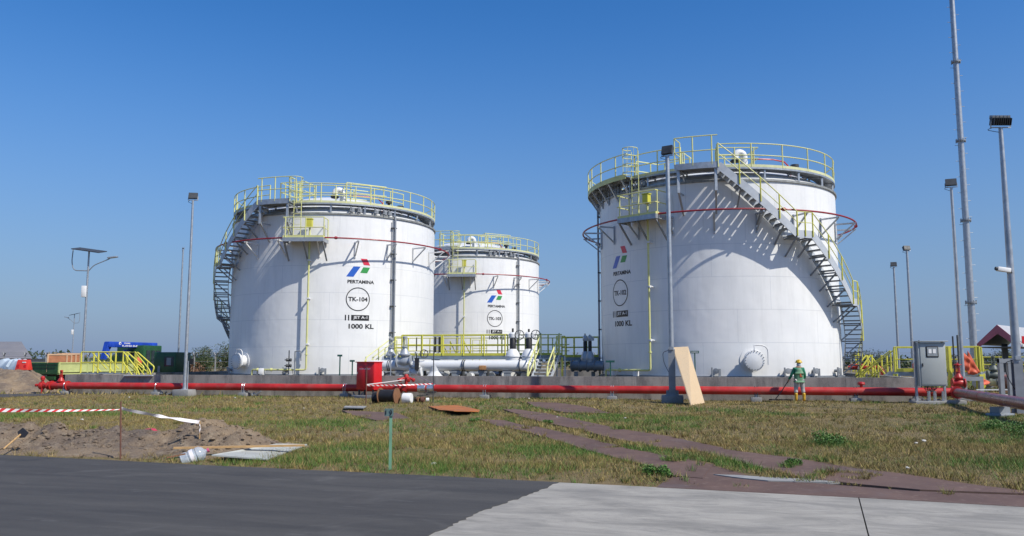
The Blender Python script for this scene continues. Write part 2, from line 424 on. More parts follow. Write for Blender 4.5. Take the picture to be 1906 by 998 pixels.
for k, (q, lab) in enumerate(plates):
    pts = [G(x, y, .03) for x, y in q]; cen = sum(pts, Vector()) / len(pts); pts = [cen + (p - cen) * 1.07 for p in pts] if k != 3 else pts; plate_polys.append([(p.x, p.y) for p in pts])
    pp = []
    for i in range(len(pts)):
        a, b = pts[i], pts[(i + 1) % len(pts)]; n = max(1, int((b - a).length / .5))
        for j in range(n):
            p = a.lerp(b, j / n); amp = .02 if j else 0
            pp.append((p.x + random.uniform(-amp, amp), p.y + random.uniform(-amp, amp)))
    mb = MB(); mb.prism(pp, -.03, .004 if k == 3 else .006 + .002 * k)
    single('steel_plate', mb, PLATE, lab, 'steel plate', 'rusty steel plates laid as wheel tracks', smooth=False)
q = [G(797, 757, .03), G(850, 755, .03), G(893, 764, .05), G(892, 767, .07), G(868, 766.5, .13), G(845, 766, .15), G(818, 764, .08)]
mb = MB(); mb.prism(q, 0, .02); plate_polys.append([(p.x, p.y) for p in q])
single('steel_plate', mb, ORP, 'bright orange rusty sheet with its near edge lifted over a dark gap', 'steel plate', 'rusty steel plates laid as wheel tracks', smooth=False)
q = [G(642, 757, .06), G(682, 757.5, .06), G(676, 761, .06), G(640, 760, .06)]
mb = MB(); mb.prism(q, 0, .03); single('board', mb, CONC, 'small pale slab lying flat left of the red hose cabinet reels', 'slab', smooth=False)

q = [G(1328, 885), G(1372, 886.5), G(1440, 891), G(1560, 895.5), G(1600, 900), G(1540, 900), G(1430, 897), G(1372, 891)]
mb = MB(); mb.prism(q, -.01, .018); single('cement_strip', mb, CONC, 'pale thin cement strip lying between the two rusty tracks near the apron', 'strip', smooth=False)

# ------------------------------------------------------------------ bund wall
def wall_mat():
    m, t, b = M_('stained_concrete_wall'); vec = coords(t, (1, 1, .25)); v2 = coords(t)
    n1 = noise(t, vec, 1.6, 7, .7); n2 = noise(t, v2, .5, 5, .6); n3 = noise(t, v2, 30, 3)
    c = mix(t, mapr(t, n2, .35, .65), (.21, .195, .175), (.37, .35, .31))
    c = mix(t, mapr(t, n1, .46, .62, 0, .8), c, (.10, .095, .09))
    c = mix(t, mapr(t, n3, .4, .7, 0, .3), c, (.38, .37, .35))
    t.links.new(c, b.inputs['Base Color']); b.inputs['Roughness'].default_value = .9
    bump(t, b, math_(t, 'ADD', n3, n1), .4, .02); return m
WALLM = wall_mat()
wa, wb = WL(119, 733, 0), WL(1716, 745, 0); wa.z = wb.z = 0
T = Thing('bund_wall', wa, 'long low stained concrete bund wall behind the red pipe', 'wall')
L = (wb - wa).length; n = 14
mb = MB()
for i in range(n):
    a = wa + WE * (L * i / n + .003); b = wa + WE * (L * (i + 1) / n - .003)
    mb.prism([(p.x, p.y) for p in (a, b, b - WN * .25, a - WN * .25)], -.1, .97)
T.part('front_wall', mb, WALLM, smooth=False)
mb = MB(); c = wb - WN * .25
mb.prism([(p.x, p.y) for p in (c, c - WE * .25, c - WE * .25 - WN * 26, c - WN * 26)], -.1, .965); T.part('side_wall', mb, WALLM)
mb = MB(); c = wa - WN * .25
mb.prism([(p.x, p.y) for p in (c, c + WE * .25, c + WE * .25 - WN * 30, c - WN * 30)], -.1, .965); T.part('side_wall', mb, WALLM)
mb = MB()
mb.prism([(p.x, p.y) for p in (wa - WN * 30.3, wb - WN * 26.3, wb - WN * 26.55, wa - WN * 30.55)], -.1, .96); T.part('rear_wall', mb, WALLM)

# ------------------------------------------------------------------ storage tanks
R0 = 6.0; ZB = .97; ZT = 9.93; ZW = 10.5
def text_mesh(body, w, h, bold=.0):
    cu = bpy.data.curves.new('t', 'FONT'); cu.body = body; cu.size = 1; cu.offset = bold; cu.resolution_u = 3
    o = bpy.data.objects.new('t', cu); COL.objects.link(o); bpy.context.view_layer.update()
    me = bpy.data.meshes.new_from_object(o.evaluated_get(bpy.context.evaluated_depsgraph_get()))
    v = np.array([p.co[:2] for p in me.vertices]); f = [tuple(p.vertices) for p in me.polygons]
    bpy.data.objects.remove(o); bpy.data.curves.remove(cu); bpy.data.meshes.remove(me)
    mn, mx = v.min(0), v.max(0); v = (v - (mn + mx) / 2) / (mx - mn) * np.array([w, h])
    return v, f
def bent(mb, pts, faces, a0, zc, r):
    mb.add([pol(r, a0 + math.degrees(x / R0), zc + z) for x, z in pts], faces)
def bent_quad(mb, q, a0, zc, r, n=6):   # q: 4 corners tl,tr,br,bl
    tl, tr, br, bl = [np.array(k, float) for k in q]; pts = []; fs = []
    for i in range(n + 1):
        s = i / n; pts += [tuple(tl + (tr - tl) * s), tuple(bl + (br - bl) * s)]
    for i in range(n): fs.append((2 * i, 2 * i + 1, 2 * i + 3, 2 * i + 2))
    bent(mb, pts, fs, a0, zc, r)
def railing(T, path, h=1.05, step=1.3, mat=None, parent=None, closed=False, r=.026, levels=(1, .5), kick=0, thick=1.25):
    mat = mat or Y_; path = [Vector(p) for p in path]; mb = MB()
    for l in levels: mb.tube([p + Vector((0, 0, h * l)) for p in path], r, 6, closed)
    if kick:
        for i in range(len(path) - 1): mb.bar(path[i] + Vector((0, 0, kick / 2)), path[i + 1] + Vector((0, 0, kick / 2)), .012, kick)
    o = T.part('railing', mb, mat, parent)
    pts = path + ([path[0]] if closed else []); acc = 0; posts = [pts[0]]
    for i in range(len(pts) - 1):
        d = (pts[i + 1] - pts[i]).length
        while acc + d >= step and d > 0:
            k = (step - acc) / d; q = pts[i].lerp(pts[i + 1], k); posts.append(q); pts[i] = q; d = (pts[i + 1] - q).length; acc = 0
        acc += d
    if not closed and (posts[-1] - pts[-1]).length > .3: posts.append(pts[-1])
    for q in posts:
        m2 = MB(); m2.tube([q, q + Vector((0, 0, h))], r * thick, 6); T.part('post', m2, mat, o)
    return o
def arc(R, a0, a1, z, step=3.0):
    n = max(2, int(abs(a1 - a0) / step)); return [pol(R, a0 + (a1 - a0) * i / n, z) for i in range(n + 1)]

def make_tank(loc, num, label, logo_a, gauge_a, stair_a, sdir, drain_a, man_a, vent_a, wide=None, far=False, hs_=1.0):
    T = Thing('storage_tank', loc, label, 'storage tank', 'white jet fuel storage tanks behind the bund wall', local=True)
    mb = MB(); mb.lathe([(6.35, -.1), (6.35, .84), (6.16, .90), (0, .90)], 96); T.part('foundation', mb, DARK)
    mb = MB(); mb.lathe([(6.0, .902), (6.09, .902), (6.09, .955), (6.0, .955)], 96, closed=True); T.part('bottom_plate', mb, GREY)
    mb = MB(); mb.lathe([(5.98, ZB), (R0, ZB), (R0, ZT), (5.98, ZT)], 160, closed=True); shell = T.part('shell', mb, TANK)
    mb = MB(); mb.lathe([(R0 + .001, ZT - .09), (R0 + .07, ZT - .085), (R0 + .07, ZT + .01), (R0 - .04, ZT + .01)], 128, closed=True); T.part('rim', mb, pm_rim)
    mb = MB(); mb.lathe([(6.0 * (1 - i / 14) - .03 * (i == 0), ZT - .005 + 1.9 * (1 - (1 - i / 14) ** 2)) for i in range(14)] + [(0.001, ZT + 1.9)], 96); roof = T.part('roof', mb, WHITEP)
    # walkway
    mb = MB(); mb.arcbox(5.2, 6.0, 0, 360, ZW - .035, ZW, 96); wk = T.part('walkway', mb, GREY)
    mb = MB(); mb.arcbox(6.003, 6.02, 0, 360, ZW - .085, ZW - .004, 96); T.part('edge_beam', mb, GALV, wk)
    mb = MB(); mb.arcbox(6.003, 6.018, 0, 360, ZW, ZW + .12, 96); T.part('kickplate', mb, YP2, wk)
    for i in range(20):
        a = 9 + i * 18; m2 = MB(); m2.bar(pol(5.92, a, ZT), pol(5.92, a, ZW - .1), .08, .08); m2.bar(pol(5.25, a, ZW - .07), pol(6.0, a, ZW - .07), .07, .07)
        m2.bar(pol(5.3, a, ZT + .15), pol(5.3, a, ZW - .1), .06, .06)
        T.part('support_post', m2, GALV, wk)
    gap = [stair_a - 14 * 1, stair_a]
    lo, hi = (stair_a, stair_a + 16) if sdir < 0 else (stair_a - 16, stair_a)
    outer = 6.0
    if wide:
        w0, w1, wr = wide
        mb = MB(); mb.arcbox(6.02, wr, w0, w1, ZW - .035, ZW, 40); ext = T.part('walkway_extension', mb, GREY)
        mb = MB(); mb.arcbox(wr, wr + .02, w0, w1, ZW - .12, ZW + .12, 40); T.part('kickplate', mb, Y_, ext)
        mb = MB(); mb.arcbox(6.25, 6.3, w0, w1, ZW - .14, ZW - .04, 40); T.part('edge_beam', mb, GALV, ext)
        for a in np.arange(w0 + 2, w1, 9):
            m2 = MB(); m2.bar(pol(6.0, a, ZW - .09), pol(wr, a, ZW - .09), .08, .1); m2.bar(pol(wr - .05, a, ZW - .12), pol(6.02, a, ZW - .95), .07, .07); m2.bar(pol(6.04, a, ZW - .1), pol(6.04, a, ZW - 1), .08, .05)
            T.part('bracket', m2, GALV, ext)
        railing(T, [pol(6.0, w1, ZW)] + arc(wr, w1, w0, ZW), 1.1, 1.35)
        railing(T, arc(outer, w1, lo, ZW), 1.1, 1.35); railing(T, arc(outer, hi, w0 + 360, ZW), 1.1, 1.55)
    else:
        railing(T, arc(outer, hi, lo + 360, ZW), 1.1, 1.35)
    # inner railings and roof platforms
    if not wide:
        railing(T, arc(5.0, -14, 62, ZW + .05), 1.15, 1.1)
        path = [pol(4.95, 18, ZW + .32), pol(3.2, 18, ZW + .32), pol(3.2, 46, ZW + .32), pol(4.95, 46, ZW + .32)]
        mb = MB(); mb.prism([(p.x, p.y) for p in path], ZW + .26, ZW + .32); pf = T.part('roof_platform', mb, GREY)
        railing(T, path + [path[0]], 1.1, 1.2, parent=pf)
        path = [pol(5.15, -25, ZW + .3), pol(3.8, -28, ZW + .3), pol(3.8, -6, ZW + .3), pol(5.15, -8, ZW + .3)]
        mb = MB(); mb.prism([(p.x, p.y) for p in path], ZW + .24, ZW + .3); pf = T.part('roof_platform', mb, GREY)
        railing(T, path + [path[0]], 1.1, .9, parent=pf)
    else:
        path = [pol(5.15, -60, ZW + .1), pol(3.7, -60, ZW + .1), pol(3.7, -30, ZW + .1), pol(5.15, -30, ZW + .1)]
        mb = MB(); mb.prism([(p.x, p.y) for p in path], ZW + .04, ZW + .1); pf = T.part('roof_platform', mb, GREY)
        railing(T, path, 1.0, .9, parent=pf)
        path = [pol(5.15, -12, ZW + .1), pol(3.8, -12, ZW + .1), pol(3.8, 12, ZW + .1), pol(5.15, 10, ZW + .1)]
        mb = MB(); mb.prism([(p.x, p.y) for p in path], ZW + .04, ZW + .1); pf = T.part('roof_platform', mb, GREY)
        railing(T, path + [path[0]], 1.05, .9, parent=pf)
    # roof vents and foam line
    mb = MB(); c = pol(4.5, vent_a, ZT + .45); zz = Vector((0, 0, 1)); d = pol(1, vent_a, 0).cross(zz)
    pts = [c] + [c + zz * .75] + [c + zz * (.95 + .22 * math.sin(q)) + d * .22 * (1 - math.cos(q)) for q in np.linspace(.3, math.pi, 8)] + [c + d * .44 + zz * .8]
    mb.tube(pts, .17, 14); v = T.part('gooseneck_vent', mb, WHITEP, roof)
    mb = MB(); mb.lathe([(.26, .22), (.26, .30)], 16, c); mb.lathe([(.2, .68), (.24, .72), (.24, .78), (.2, .8)], 14, c + d * .44); T.part('vent_flange', mb, BLACK, v)
    mb = MB(); pp = [pol(4.7, vent_a + 4, ZT + 1.28), pol(4.9, vent_a + 16, ZT + 1.26), pol(4.9, vent_a + 24, ZT + 1.22), pol(4.95, vent_a + 27, ZT + 1.0), pol(5.0, vent_a + 28, ZT + .4)]
    mb.tube(pp, .035, 8); T.part('foam_pipe', mb, RED, roof)
    for q, sc in ((vent_a + 33, 1), (vent_a + 44, .8)):
        mb = MB(); c = pol(4.9, q, ZT + .42)
        mb.lathe([(.12, 0), (.12, .35), (.2, .36), (.2, .42), (.1, .43), (.1, .62 * sc)], 12, c); mb.lathe([(.2, 0), (.2, .12), (.0, .14)], 12, c + Vector((0, 0, .64 * sc))); T.part('breather_valve', mb, DARK, roof)
    mb = MB(); c = pol(3.6, vent_a - 30, ZT + .8); mb.lathe([(.35, 0), (.35, .25), (.42, .26), (.42, .32), (0, .34)], 20, c); T.part('roof_hatch', mb, WHITEP, roof)
    # rim boxes and short pipes under the walkway
    for q in (logo_a - 5, logo_a - 1, logo_a + 8, logo_a + 13, logo_a + 16):
        mb = MB(); mb.tube([pol(6.05, q, ZT - .02), pol(6.1, q, ZT + .3), pol(5.8, q + 1, ZT + .45)], .05, 8); mb.lathe([(.1, 0), (.1, .05)], 10, pol(6.06, q, ZT + .1)); mb.box(pol(5.98, q + 1.5, ZT + .2), (.14, .14, .22), rad(q)); T.part('foam_chamber', mb, GREY, shell)
    # cooling ring
    RZ = 8.38; mb = MB(); mb.tube(arc(6.92, 0, 360, RZ)[:-1], .042, 8, True); ring = T.part('cooling_ring', mb, REDD)
    for a in np.arange(12, 372, 60):
        mb = MB(); mb.lathe([(.085, -.05), (.085, .05)], 10, pol(6.92, a, RZ), axis=pol(1, a + 90, 0)); mb.lathe([(.06, -.09), (.06, .09)], 10, pol(6.92, a, RZ), axis=pol(1, a + 90, 0)); T.part('coupling', mb, REDD, ring)
    for i in range(20):
        a = 4 + i * 18
        mb = MB(); mb.bar(pol(6.0, a, RZ - .1), pol(6.98, a, RZ - .1), .07, .07); mb.bar(pol(6.9, a, RZ - .14), pol(6.03, a, RZ - .85), .06, .06); mb.bar(pol(6.035, a, RZ - .02), pol(6.035, a, RZ - .95), .09, .05)
        T.part('bracket', mb, WHITEP if not wide else GALV, ring)
    # gauging platform, ladder, yellow gauge line
    ga = gauge_a; er = pol(1, ga, 0); et = pol(1, ga + 90, 0); z0 = 8.36; hw = 1.08
    def L_(t, r, z): return er * r + et * t + Vector((0, 0, z))
    mb = MB(); mb.prism([L_(-hw, 5.98, 0), L_(hw, 5.98, 0), L_(hw, 7.05, 0), L_(-hw, 7.05, 0)], z0 - .05, z0); gp = T.part('gauging_platform', mb, GREY)
    mb = MB()
    for p, q in (((-hw, 6.0), (-hw, 7.06)), ((hw, 6.0), (hw, 7.06)), ((-hw, 7.06), (hw, 7.06))): mb.bar(L_(p[0], p[1], z0 - .10), L_(q[0], q[1], z0 - .10), .03, .22)
    T.part('fascia', mb, GALV, gp)
    for tt in (-hw + .05, 0, hw - .05):
        mb = MB(); mb.bar(L_(tt, 7.0, z0 - .2), L_(tt, 6.0 + .02, z0 - 1.15), .07, .07); T.part('brace', mb, GREY, gp)
    railing(T, [L_(-hw, 6.1, z0), L_(-hw, 7.05, z0), L_(hw, 7.05, z0), L_(hw, 6.1, z0)], 1.12, 1.08, parent=gp, kick=.12)
    mb = MB(); mb.box(L_(.16, 6.42, z0 + .88), (.3, .26, .42), rad(ga)); mb.box(L_(.16, 6.42, z0 + 1.13), (.36, .3, .05), rad(ga)); T.part('gauge_head', mb, YD, gp)
    mb = MB(); s_ = -1
    zlow = 1.22
    pts = [L_(.16, 6.36, z0 + .7), L_(.16, 6.36, zlow + .12), L_(.14, 6.36, zlow + .03), L_(.04, 6.37, zlow)] + arc(6.38, ga - 1, ga - 27, zlow) + [pol(6.38, ga - 27.6, zlow - .05), pol(6.38, ga - 27.8, zlow - .7)]
    mb.tube(pts, .05, 10); gl = T.part('gauge_pipe', mb, Y_)
    for z in (2.6, 5.1, 7.2): mb = MB(); mb.bar(L_(.16, 6.0, z), L_(.16, 6.36, z + .05), .08, .05); mb.box(L_(.16, 6.36, z), (.18, .14, .08), rad(ga)); T.part('clamp', mb, WHITEP, gl)
    mb = MB(); mb.lathe([(.085, -.03), (.085, .03)], 10, L_(.16, 6.36, 2.05)); T.part('flange', mb, Y_, gl)
    for q in (16, 24): mb = MB(); mb.lathe([(.09, -.04), (.09, .04)], 10, pol(6.38, ga - q, zlow), axis=et); T.part('flange', mb, Y_, gl)
    for a in (ga - 6, ga - 21): mb = MB(); mb.box(pol(6.38, a, 1.06), (.2, .2, .22), rad(a)); T.part('pipe_rest', mb, WHITEP, gl)
    lt = -.55
    mb = MB()
    for dx in (-.2, .2): mb.tube([L_(lt + dx, 6.32, z0), L_(lt + dx, 6.32, ZW + 1.2)], .022, 6)
    for z in np.arange(z0 + .25, ZW + 1, .3): mb.cyl(L_(lt - .2, 6.32, z), L_(lt + .2, 6.32, z), .013, 6)
    lad = T.part('caged_ladder', mb, Y_)
    mb = MB()
    for z in (ZW + .05, ZW + .45, ZW + .85, ZW + 1.25):
        mb.tube([L_(lt + .36 * math.sin(q), 6.34 + .36 + .38 * -math.cos(q), z) for q in np.linspace(.5, 2 * math.pi - .5, 14)], .02, 6)
    for q in (1.2, 2.0, 2.8, 3.6, 4.4, 5.1): x, y = lt + .36 * math.sin(q), 6.70 - .38 * math.cos(q); mb.bar(L_(x, y, ZW), L_(x, y, ZW + 1.27), .03, .012)
    T.part('safety_cage', mb, Y_, lad)
    # downpipes
    mb = MB(); mb.tube([pol(5.9, drain_a, ZT + .1), pol(6.1, drain_a, ZT + .02), pol(6.12, drain_a, ZT - .2), pol(6.12, drain_a, 1.0)], .055, 10); mb.tube([pol(6.1, drain_a - 1.4, ZT - .2), pol(6.1, drain_a - 1.4, 1.0)], .03, 8); dp = T.part('downpipe', mb, GREY)
    for z in np.arange(1.8, 9.6, 1.5): mb = MB(); mb.box(pol(6.08, drain_a - .6, z), (.32, .16, .05), rad(drain_a)); T.part('pipe_clamp', mb, DARK, dp)
    # manhole
    mb = MB(); c = pol(R0 - .05, man_a, 1.68); ax = pol(1, man_a, 0)
    mb.lathe([(.52, .02), (.52, .06), (.34, .065), (.34, .42), (.46, .425), (.46, .47)], 28, c, axis=ax); mh = T.part('manhole', mb, TANK)
    mb = MB(); mb.lathe([(.45, .475), (.46, .49), (.46, .54), (.44, .55), (0, .56)], 28, c, axis=ax); cv = T.part('cover', mb, WHITEP, mh)
    mb = MB(); er2 = ax; et2 = pol(1, man_a + 90, 0)
    for k in range(20): q = 2 * math.pi * k / 20; p = c + et2 * .41 * math.cos(q) + Vector((0, 0, .41 * math.sin(q))); mb.cyl(p + er2 * .39, p + er2 * .60, .02, 6)
    T.part('bolts', mb, GREY, cv)
    mb = MB(); mb.tube([c + et2 * .6 + er2 * .52 + Vector((0, 0, -.2)), c + et2 * .6 + er2 * .52 + Vector((0, 0, .3))] + [c + et2 * (.3 + .3 * math.cos(q)) + er2 * .52 + Vector((0, 0, .38 + .28 * math.sin(q))) for q in np.linspace(.2, 1.5, 6)] + [c + er2 * .52 + Vector((0, 0, .66)), c + er2 * .55 + Vector((0, 0, .4))], .03, 8); T.part('davit', mb, WHITEP, mh)
    # small shell nozzles at the bottom
    for q in (man_a - 15, man_a + 15, man_a + 30, man_a + 48):
        mb = MB(); c = pol(R0, q, 1.2); ax = pol(1, q, 0)
        mb.lathe([(.07, 0), (.07, .2), (.13, .2), (.13, .25), (0, .26)], 12, c, axis=ax); mb.bar(pol(6.22, q - 1.5, .93), pol(6.22, q - 1.5, 1.36), .1, .05); mb.bar(pol(6.22, q + 1.5, .93), pol(6.22, q + 1.5, 1.3), .05, .1); T.part('nozzle', mb, GREY, shell)
    # spiral stair
    def zs(a):
        d = (a - stair_a) * sdir
        for (d0, d1, za, zb) in FL:
            if d <= d1: return za + (zb - za) * (d - d0) / (d1 - d0)
        return FL[-1][3]
    FL = [(0, 29, 10.4, 7.3), (29, 36, 7.3, 7.3), (36, 61, 7.3, 4.4), (61, 67, 4.4, 4.4), (67, 96, 4.4, .95)]
    mb = MB()
    D = [0, 29, 36, 61, 67, 96]
    st = bpy.data.objects.new('x', None)
    def helix(r, dz, d0=0, d1=96, step=2.5):
        ds = sorted(set([d for d in D if d0 <= d <= d1] + list(np.arange(d0, d1, step)))); return [pol(r, stair_a + sdir * d, zs(stair_a + sdir * d) + dz) for d in ds]
    bpy.data.objects.remove(st)
    for r in (6.17, 6.95):
        h = helix(r, 0)
        for i in range(len(h) - 1): mb.bar(h[i], h[i + 1] + (h[i + 1] - h[i]).normalized() * .01, .03, .34)
    stair = T.part('stairway', mb, STRG)
    mb = MB(); m3 = MB()
    for (d0, d1, za, zb) in FL:
        if za == zb:
            a0, a1 = stair_a + sdir * d0, stair_a + sdir * d1
            m3 = MB(); m3.arcbox(6.18, 6.94, min(a0, a1), max(a0, a1), za - .02, za + .02, 4); T.part('landing', m3, GREY, stair)
            continue
        mb = MB()
        nt_ = int(round((za - zb) / .215))
        for k in range(1, nt_):
            d = d0 + (d1 - d0) * (k - .0) / nt_; a = stair_a + sdir * d; z = za + (zb - za) * k / nt_
            mb.bar(pol(6.19, a, z + .05), pol(6.93, a, z + .05), .29, .05)
        T.part('treads', mb, GREY, stair)
    for d in list(np.arange(8, 29, 8)) + [29, 36] + list(np.arange(43, 61, 6)) + [61, 67] + list(np.arange(74, 96, 7)):
        a = stair_a + sdir * d; z = zs(a); mb = MB(); mb.bar(pol(6.93, a, z - .12), pol(6.02, a, z - .92), .06, .06); mb.bar(pol(6.0, a, z - .12), pol(6.93, a, z - .12), .06, .06); T.part('bracket', mb, GREY, stair)
    mb = MB(); mb.tube(helix(6.99, 1.0), .025, 6); mb.tube(helix(6.99, .52), .02, 6); hr = T.part('handrail', mb, Y_, stair)
    for d in [0, 7.5, 15, 22, 29, 32.5, 36, 44, 52, 61, 67, 74, 81, 88, 95]:
        a = stair_a + sdir * d; z = zs(a); mb = MB(); mb.tube([pol(6.99, a, z - .1), pol(6.99, a, z + 1.0)], .033, 6); T.part('post', mb, Y_ if wide is None or d < 1 else YD, hr)
    # top landing
    mb = MB(); mb.arcbox(6.03, 6.97, lo, hi, 10.37, 10.43, 6); tl = T.part('top_landing', mb, GREY, stair)
    mb = MB(); mb.arcbox(6.975, 6.99, lo, hi, 10.28, 10.56, 6); T.part('fascia', mb, GALV, tl)
    far_a, near_a = (hi, lo) if sdir < 0 else (lo, hi)
    railing(T, [pol(6.1, far_a, 10.43)] + arc(6.97, far_a, near_a, 10.43, 4), 1.35, .85, parent=stair)
    for a in (lo + 1, hi - 1):
        mb = MB(); mb.bar(pol(6.85, a, 10.36), pol(6.85, a, 9.25), .12, .12); mb.bar(pol(6.85, a, 9.35), pol(6.03, a, 8.35), .08, .08); mb.bar(pol(6.0, a, 10.3), pol(6.9, a, 10.3), .1, .1); mb.bar(pol(6.03, a, 9.3), pol(6.85, a, 9.3), .06, .06); T.part('landing_support', mb, GALV, stair)
    # markings, measured in metres from the number circle's centre
    sc = 1 / 33.8; lx, lz = 669.0, 558.0
    def q_(pts): return [((x - lx) * sc, (lz - y) * sc) for x, y in pts]
    zc = 4.98 / hs_ if hs_ != 1 else 4.98; T.root.scale = (1, 1, hs_); la = logo_a; r1 = R0 + .008
    for nm, ma, pts in (('logo_mark', LR, [(672.5, 480.6), (684.8, 480.9), (690.7, 493.0), (678.8, 492.7)]), ('logo_mark', LG, [(677.6, 497), (690.7, 497.2), (685.1, 508.1), (672, 507.8)]), ('logo_mark', LB, [(659.5, 496.1), (672.7, 496.1), (659.7, 515.8), (646.4, 515.6)])):
        mb = MB(); bent_quad(mb, q_(pts), la, zc, r1); T.part(nm, mb, ma, shell, smooth=False)
    mb = MB(); v, f = text_mesh('PERTAMINA', 50 * sc, 6.6 * sc, .034); bent(mb, [(x + 5 * sc, z + 33 * sc) for x, z in v], f, la, zc, r1); T.part('lettering', mb, BLK, shell, smooth=False)
    mb = MB(); v, f = text_mesh('TK-' + num, 36 * sc, 8.4 * sc, .032); bent(mb, [(x, z) for x, z in v], f, la, zc, r1)
    pts = []; fs = []; nn = 48
    for k in range(nn): q = 2 * math.pi * k / nn; pts += [(.66 * math.cos(q), .66 * math.sin(q)), (.61 * math.cos(q), .61 * math.sin(q))]
    for k in range(nn): a, b = 2 * k, 2 * ((k + 1) % nn); fs.append((a, b, b + 1, a + 1))
    bent(mb, pts, fs, la, zc, r1); T.part('number_circle', mb, BLK, shell, smooth=False)
    mb = MB(); z = -35 * sc
    for x0, x1 in ((645.8, 648), (651.5, 653.8), (657.2, 690.5)): bent_quad(mb, [((x0 - lx) * sc, z + 5.2 * sc), ((x1 - lx) * sc, z + 5.2 * sc), ((x1 - lx) * sc, z - 5.2 * sc), ((x0 - lx) * sc, z - 5.2 * sc)], la, zc, r1)
    T.part('grade_panel', mb, BLK, shell, smooth=False)
    mb = MB(); v, f = text_mesh('JET A-1', 26 * sc, 6.6 * sc, .018); bent(mb, [(x + 5 * sc, y + z) for x, y in v], f, la, zc, r1 + .008); T.part('lettering', mb, WTX, shell, smooth=False)
    mb = MB(); v, f = text_mesh('1000 KL', 47 * sc, 9.2 * sc, .032); bent(mb, [(x + 7.3 * sc, y - 51 * sc) for x, y in v], f, la, zc, r1); T.part('lettering', mb, BLK, shell, smooth=False)
    return T
YP2 = pm('pale_yellow_paint', (.62, .63, .36), .5, var=.12)
STRG = pm('light_grey_paint', (.50, .53, .56), .45, .1, var=.1)
pm_rim = pm('weathered_rim', (.30, .31, .30), .6, .2, var=.35, scale=5, dirt=(.12, .12, .10), damt=.6)
make_tank((-10.8, 49.95, 0), '104', 'large white tank marked TK-104 with stair winding round its left side', 24, -2, -25, -1, 44, -41, 16, hs_=.973)
make_tank((-3.69, 70.4, 0), '103', 'smaller looking white tank marked TK-103 standing farther back between two others', 23, -2, -25, -1, 44, -41, 8, far=True)
make_tank((10.7, 42.9, 0), '102', 'nearest white tank marked TK-102 with stair descending across its sunny front', -64, -44, -12, 1, -94, 0, 5, wide=(-120, -52, 6.62))
# ------------------------------------------------------------------ red fire main along the wall
PR = .165; pz = .43
def tubepath(mb, pts, r, n=16, bend=.35):
    """pipe with rounded elbows"""
    pts = [Vector(p) for p in pts]; o = [pts[0]]
    for i in range(1, len(pts) - 1):
        a, b, c = pts[i - 1], pts[i], pts[i + 1]; u = (a - b).normalized(); v = (c - b).normalized()
        k = min(bend, (a - b).length * .45, (c - b).length * .45); p, q = b + u * k, b + v * k
        for j in range(7):
            t = j / 6; o.append(p * (1 - t) ** 2 + b * 2 * t * (1 - t) + q * t * t)
    o.append(pts[-1]); mb.tube(o, r, n); return o
def flange(mb, c, ax, r, w=.05, n=18): mb.lathe([(r, -w / 2), (r, w / 2)], n, c, axis=ax)
pL = WL(96, 717, .55); pL.z = pz; pR = WL(1772, 735, .6); pR.z = pz
T = Thing('fire_main', (pL.x, pL.y, 0), 'long red fire water pipe running along the wall to a joint by the grey cabinet', 'pipe')
mb = MB(); mb.tube([pL, pR], PR, 24); T.part('pipe', mb, RED)
mb = MB()
for x in (96, 126, 711 + 35, 1772): c = WL(x, 725, .55); c.z = pz; flange(mb, c, WE, PR + .07, .06)
T.part('flange', mb, RED)
mb = MB()
for x in (786, 802.5):
    c = WL(x, 725, .55); c.z = pz; mb.lathe([(PR + .012, -.2 if x < 790 else -.17), (PR + .03, -.18 if x < 790 else -.15), (PR + .03, .16), (PR + .012, .18)], 24, c, axis=WE)
T.part('sleeve', mb, ALU)
# left end: red valve cluster
def gate_valve(name, loc, label, s, body, hw=None, rise=1.0, stem=None, group=None, axis=WE, top=None):
    """flanged gate valve: body across `axis`, bonnet, yoke, stem and optional handwheel; loc is the pipe axis"""
    loc = Vector(loc); ax = Vector(axis).normalized(); up = Vector((0, 0, 1)); T = Thing(name, (loc.x, loc.y, loc.z - .3 * s), label, 'valve', group)
    mb = MB(); mb.lathe([(.30, -.38), (.30, -.31), (.20, -.30), (.22, -.15), (.26, 0), (.22, .15), (.20, .30), (.30, .31), (.30, .38)], 20, loc, axis=ax) if False else mb.lathe([(r * s, z * s) for r, z in [(.30, -.38), (.30, -.31), (.20, -.30), (.22, -.15), (.26, 0), (.22, .15), (.20, .30), (.30, .31), (.30, .38)]], 20, loc, axis=ax)
    T.part('body', mb, body)
    mb = MB(); mb.lathe([(r * s, z * s) for r, z in [(.16, 0), (.18, .25), (.28, .30), (.28, .36), (.24, .37), (.17, .52), (.11, .62), (.11, .66), (.15, .67), (.15, .71)]], 18, loc); T.part('bonnet', mb, body)
    mb = MB(); a = ax * .1 * s
    for q in (a, -a): mb.bar(loc + q + up * .7 * s, loc + q * .8 + up * (.7 + .38 * rise) * s, .05 * s, .04 * s)
    mb.lathe([(.11 * s, 0), (.12 * s, .09 * s), (.06 * s, .12 * s)], 14, loc + up * (.7 + .38 * rise) * s); T.part('yoke', mb, body)
    mb = MB(); mb.cyl(loc + up * .6 * s, loc + up * ((.75 + .38 * rise) * s + (stem or .2)), .028 * max(s, .8), 8); T.part('stem', mb, top or DARK)
    if hw:
        c = loc + up * (.76 + .38 * rise) * s; mb = MB(); R = hw; v = Vector((0, 0, 1))
        mb.tube([c + Vector((R * math.cos(q), R * math.sin(q), 0)) for q in np.linspace(0, 2 * math.pi, 25)[:-1]], .02, 8, True)
        for q in (0, 1.57, 3.14, 4.71): mb.cyl(c, c + Vector((R * math.cos(q), R * math.sin(q), 0)), .014, 6)
        T.part('handwheel', mb, top or body)
    return T
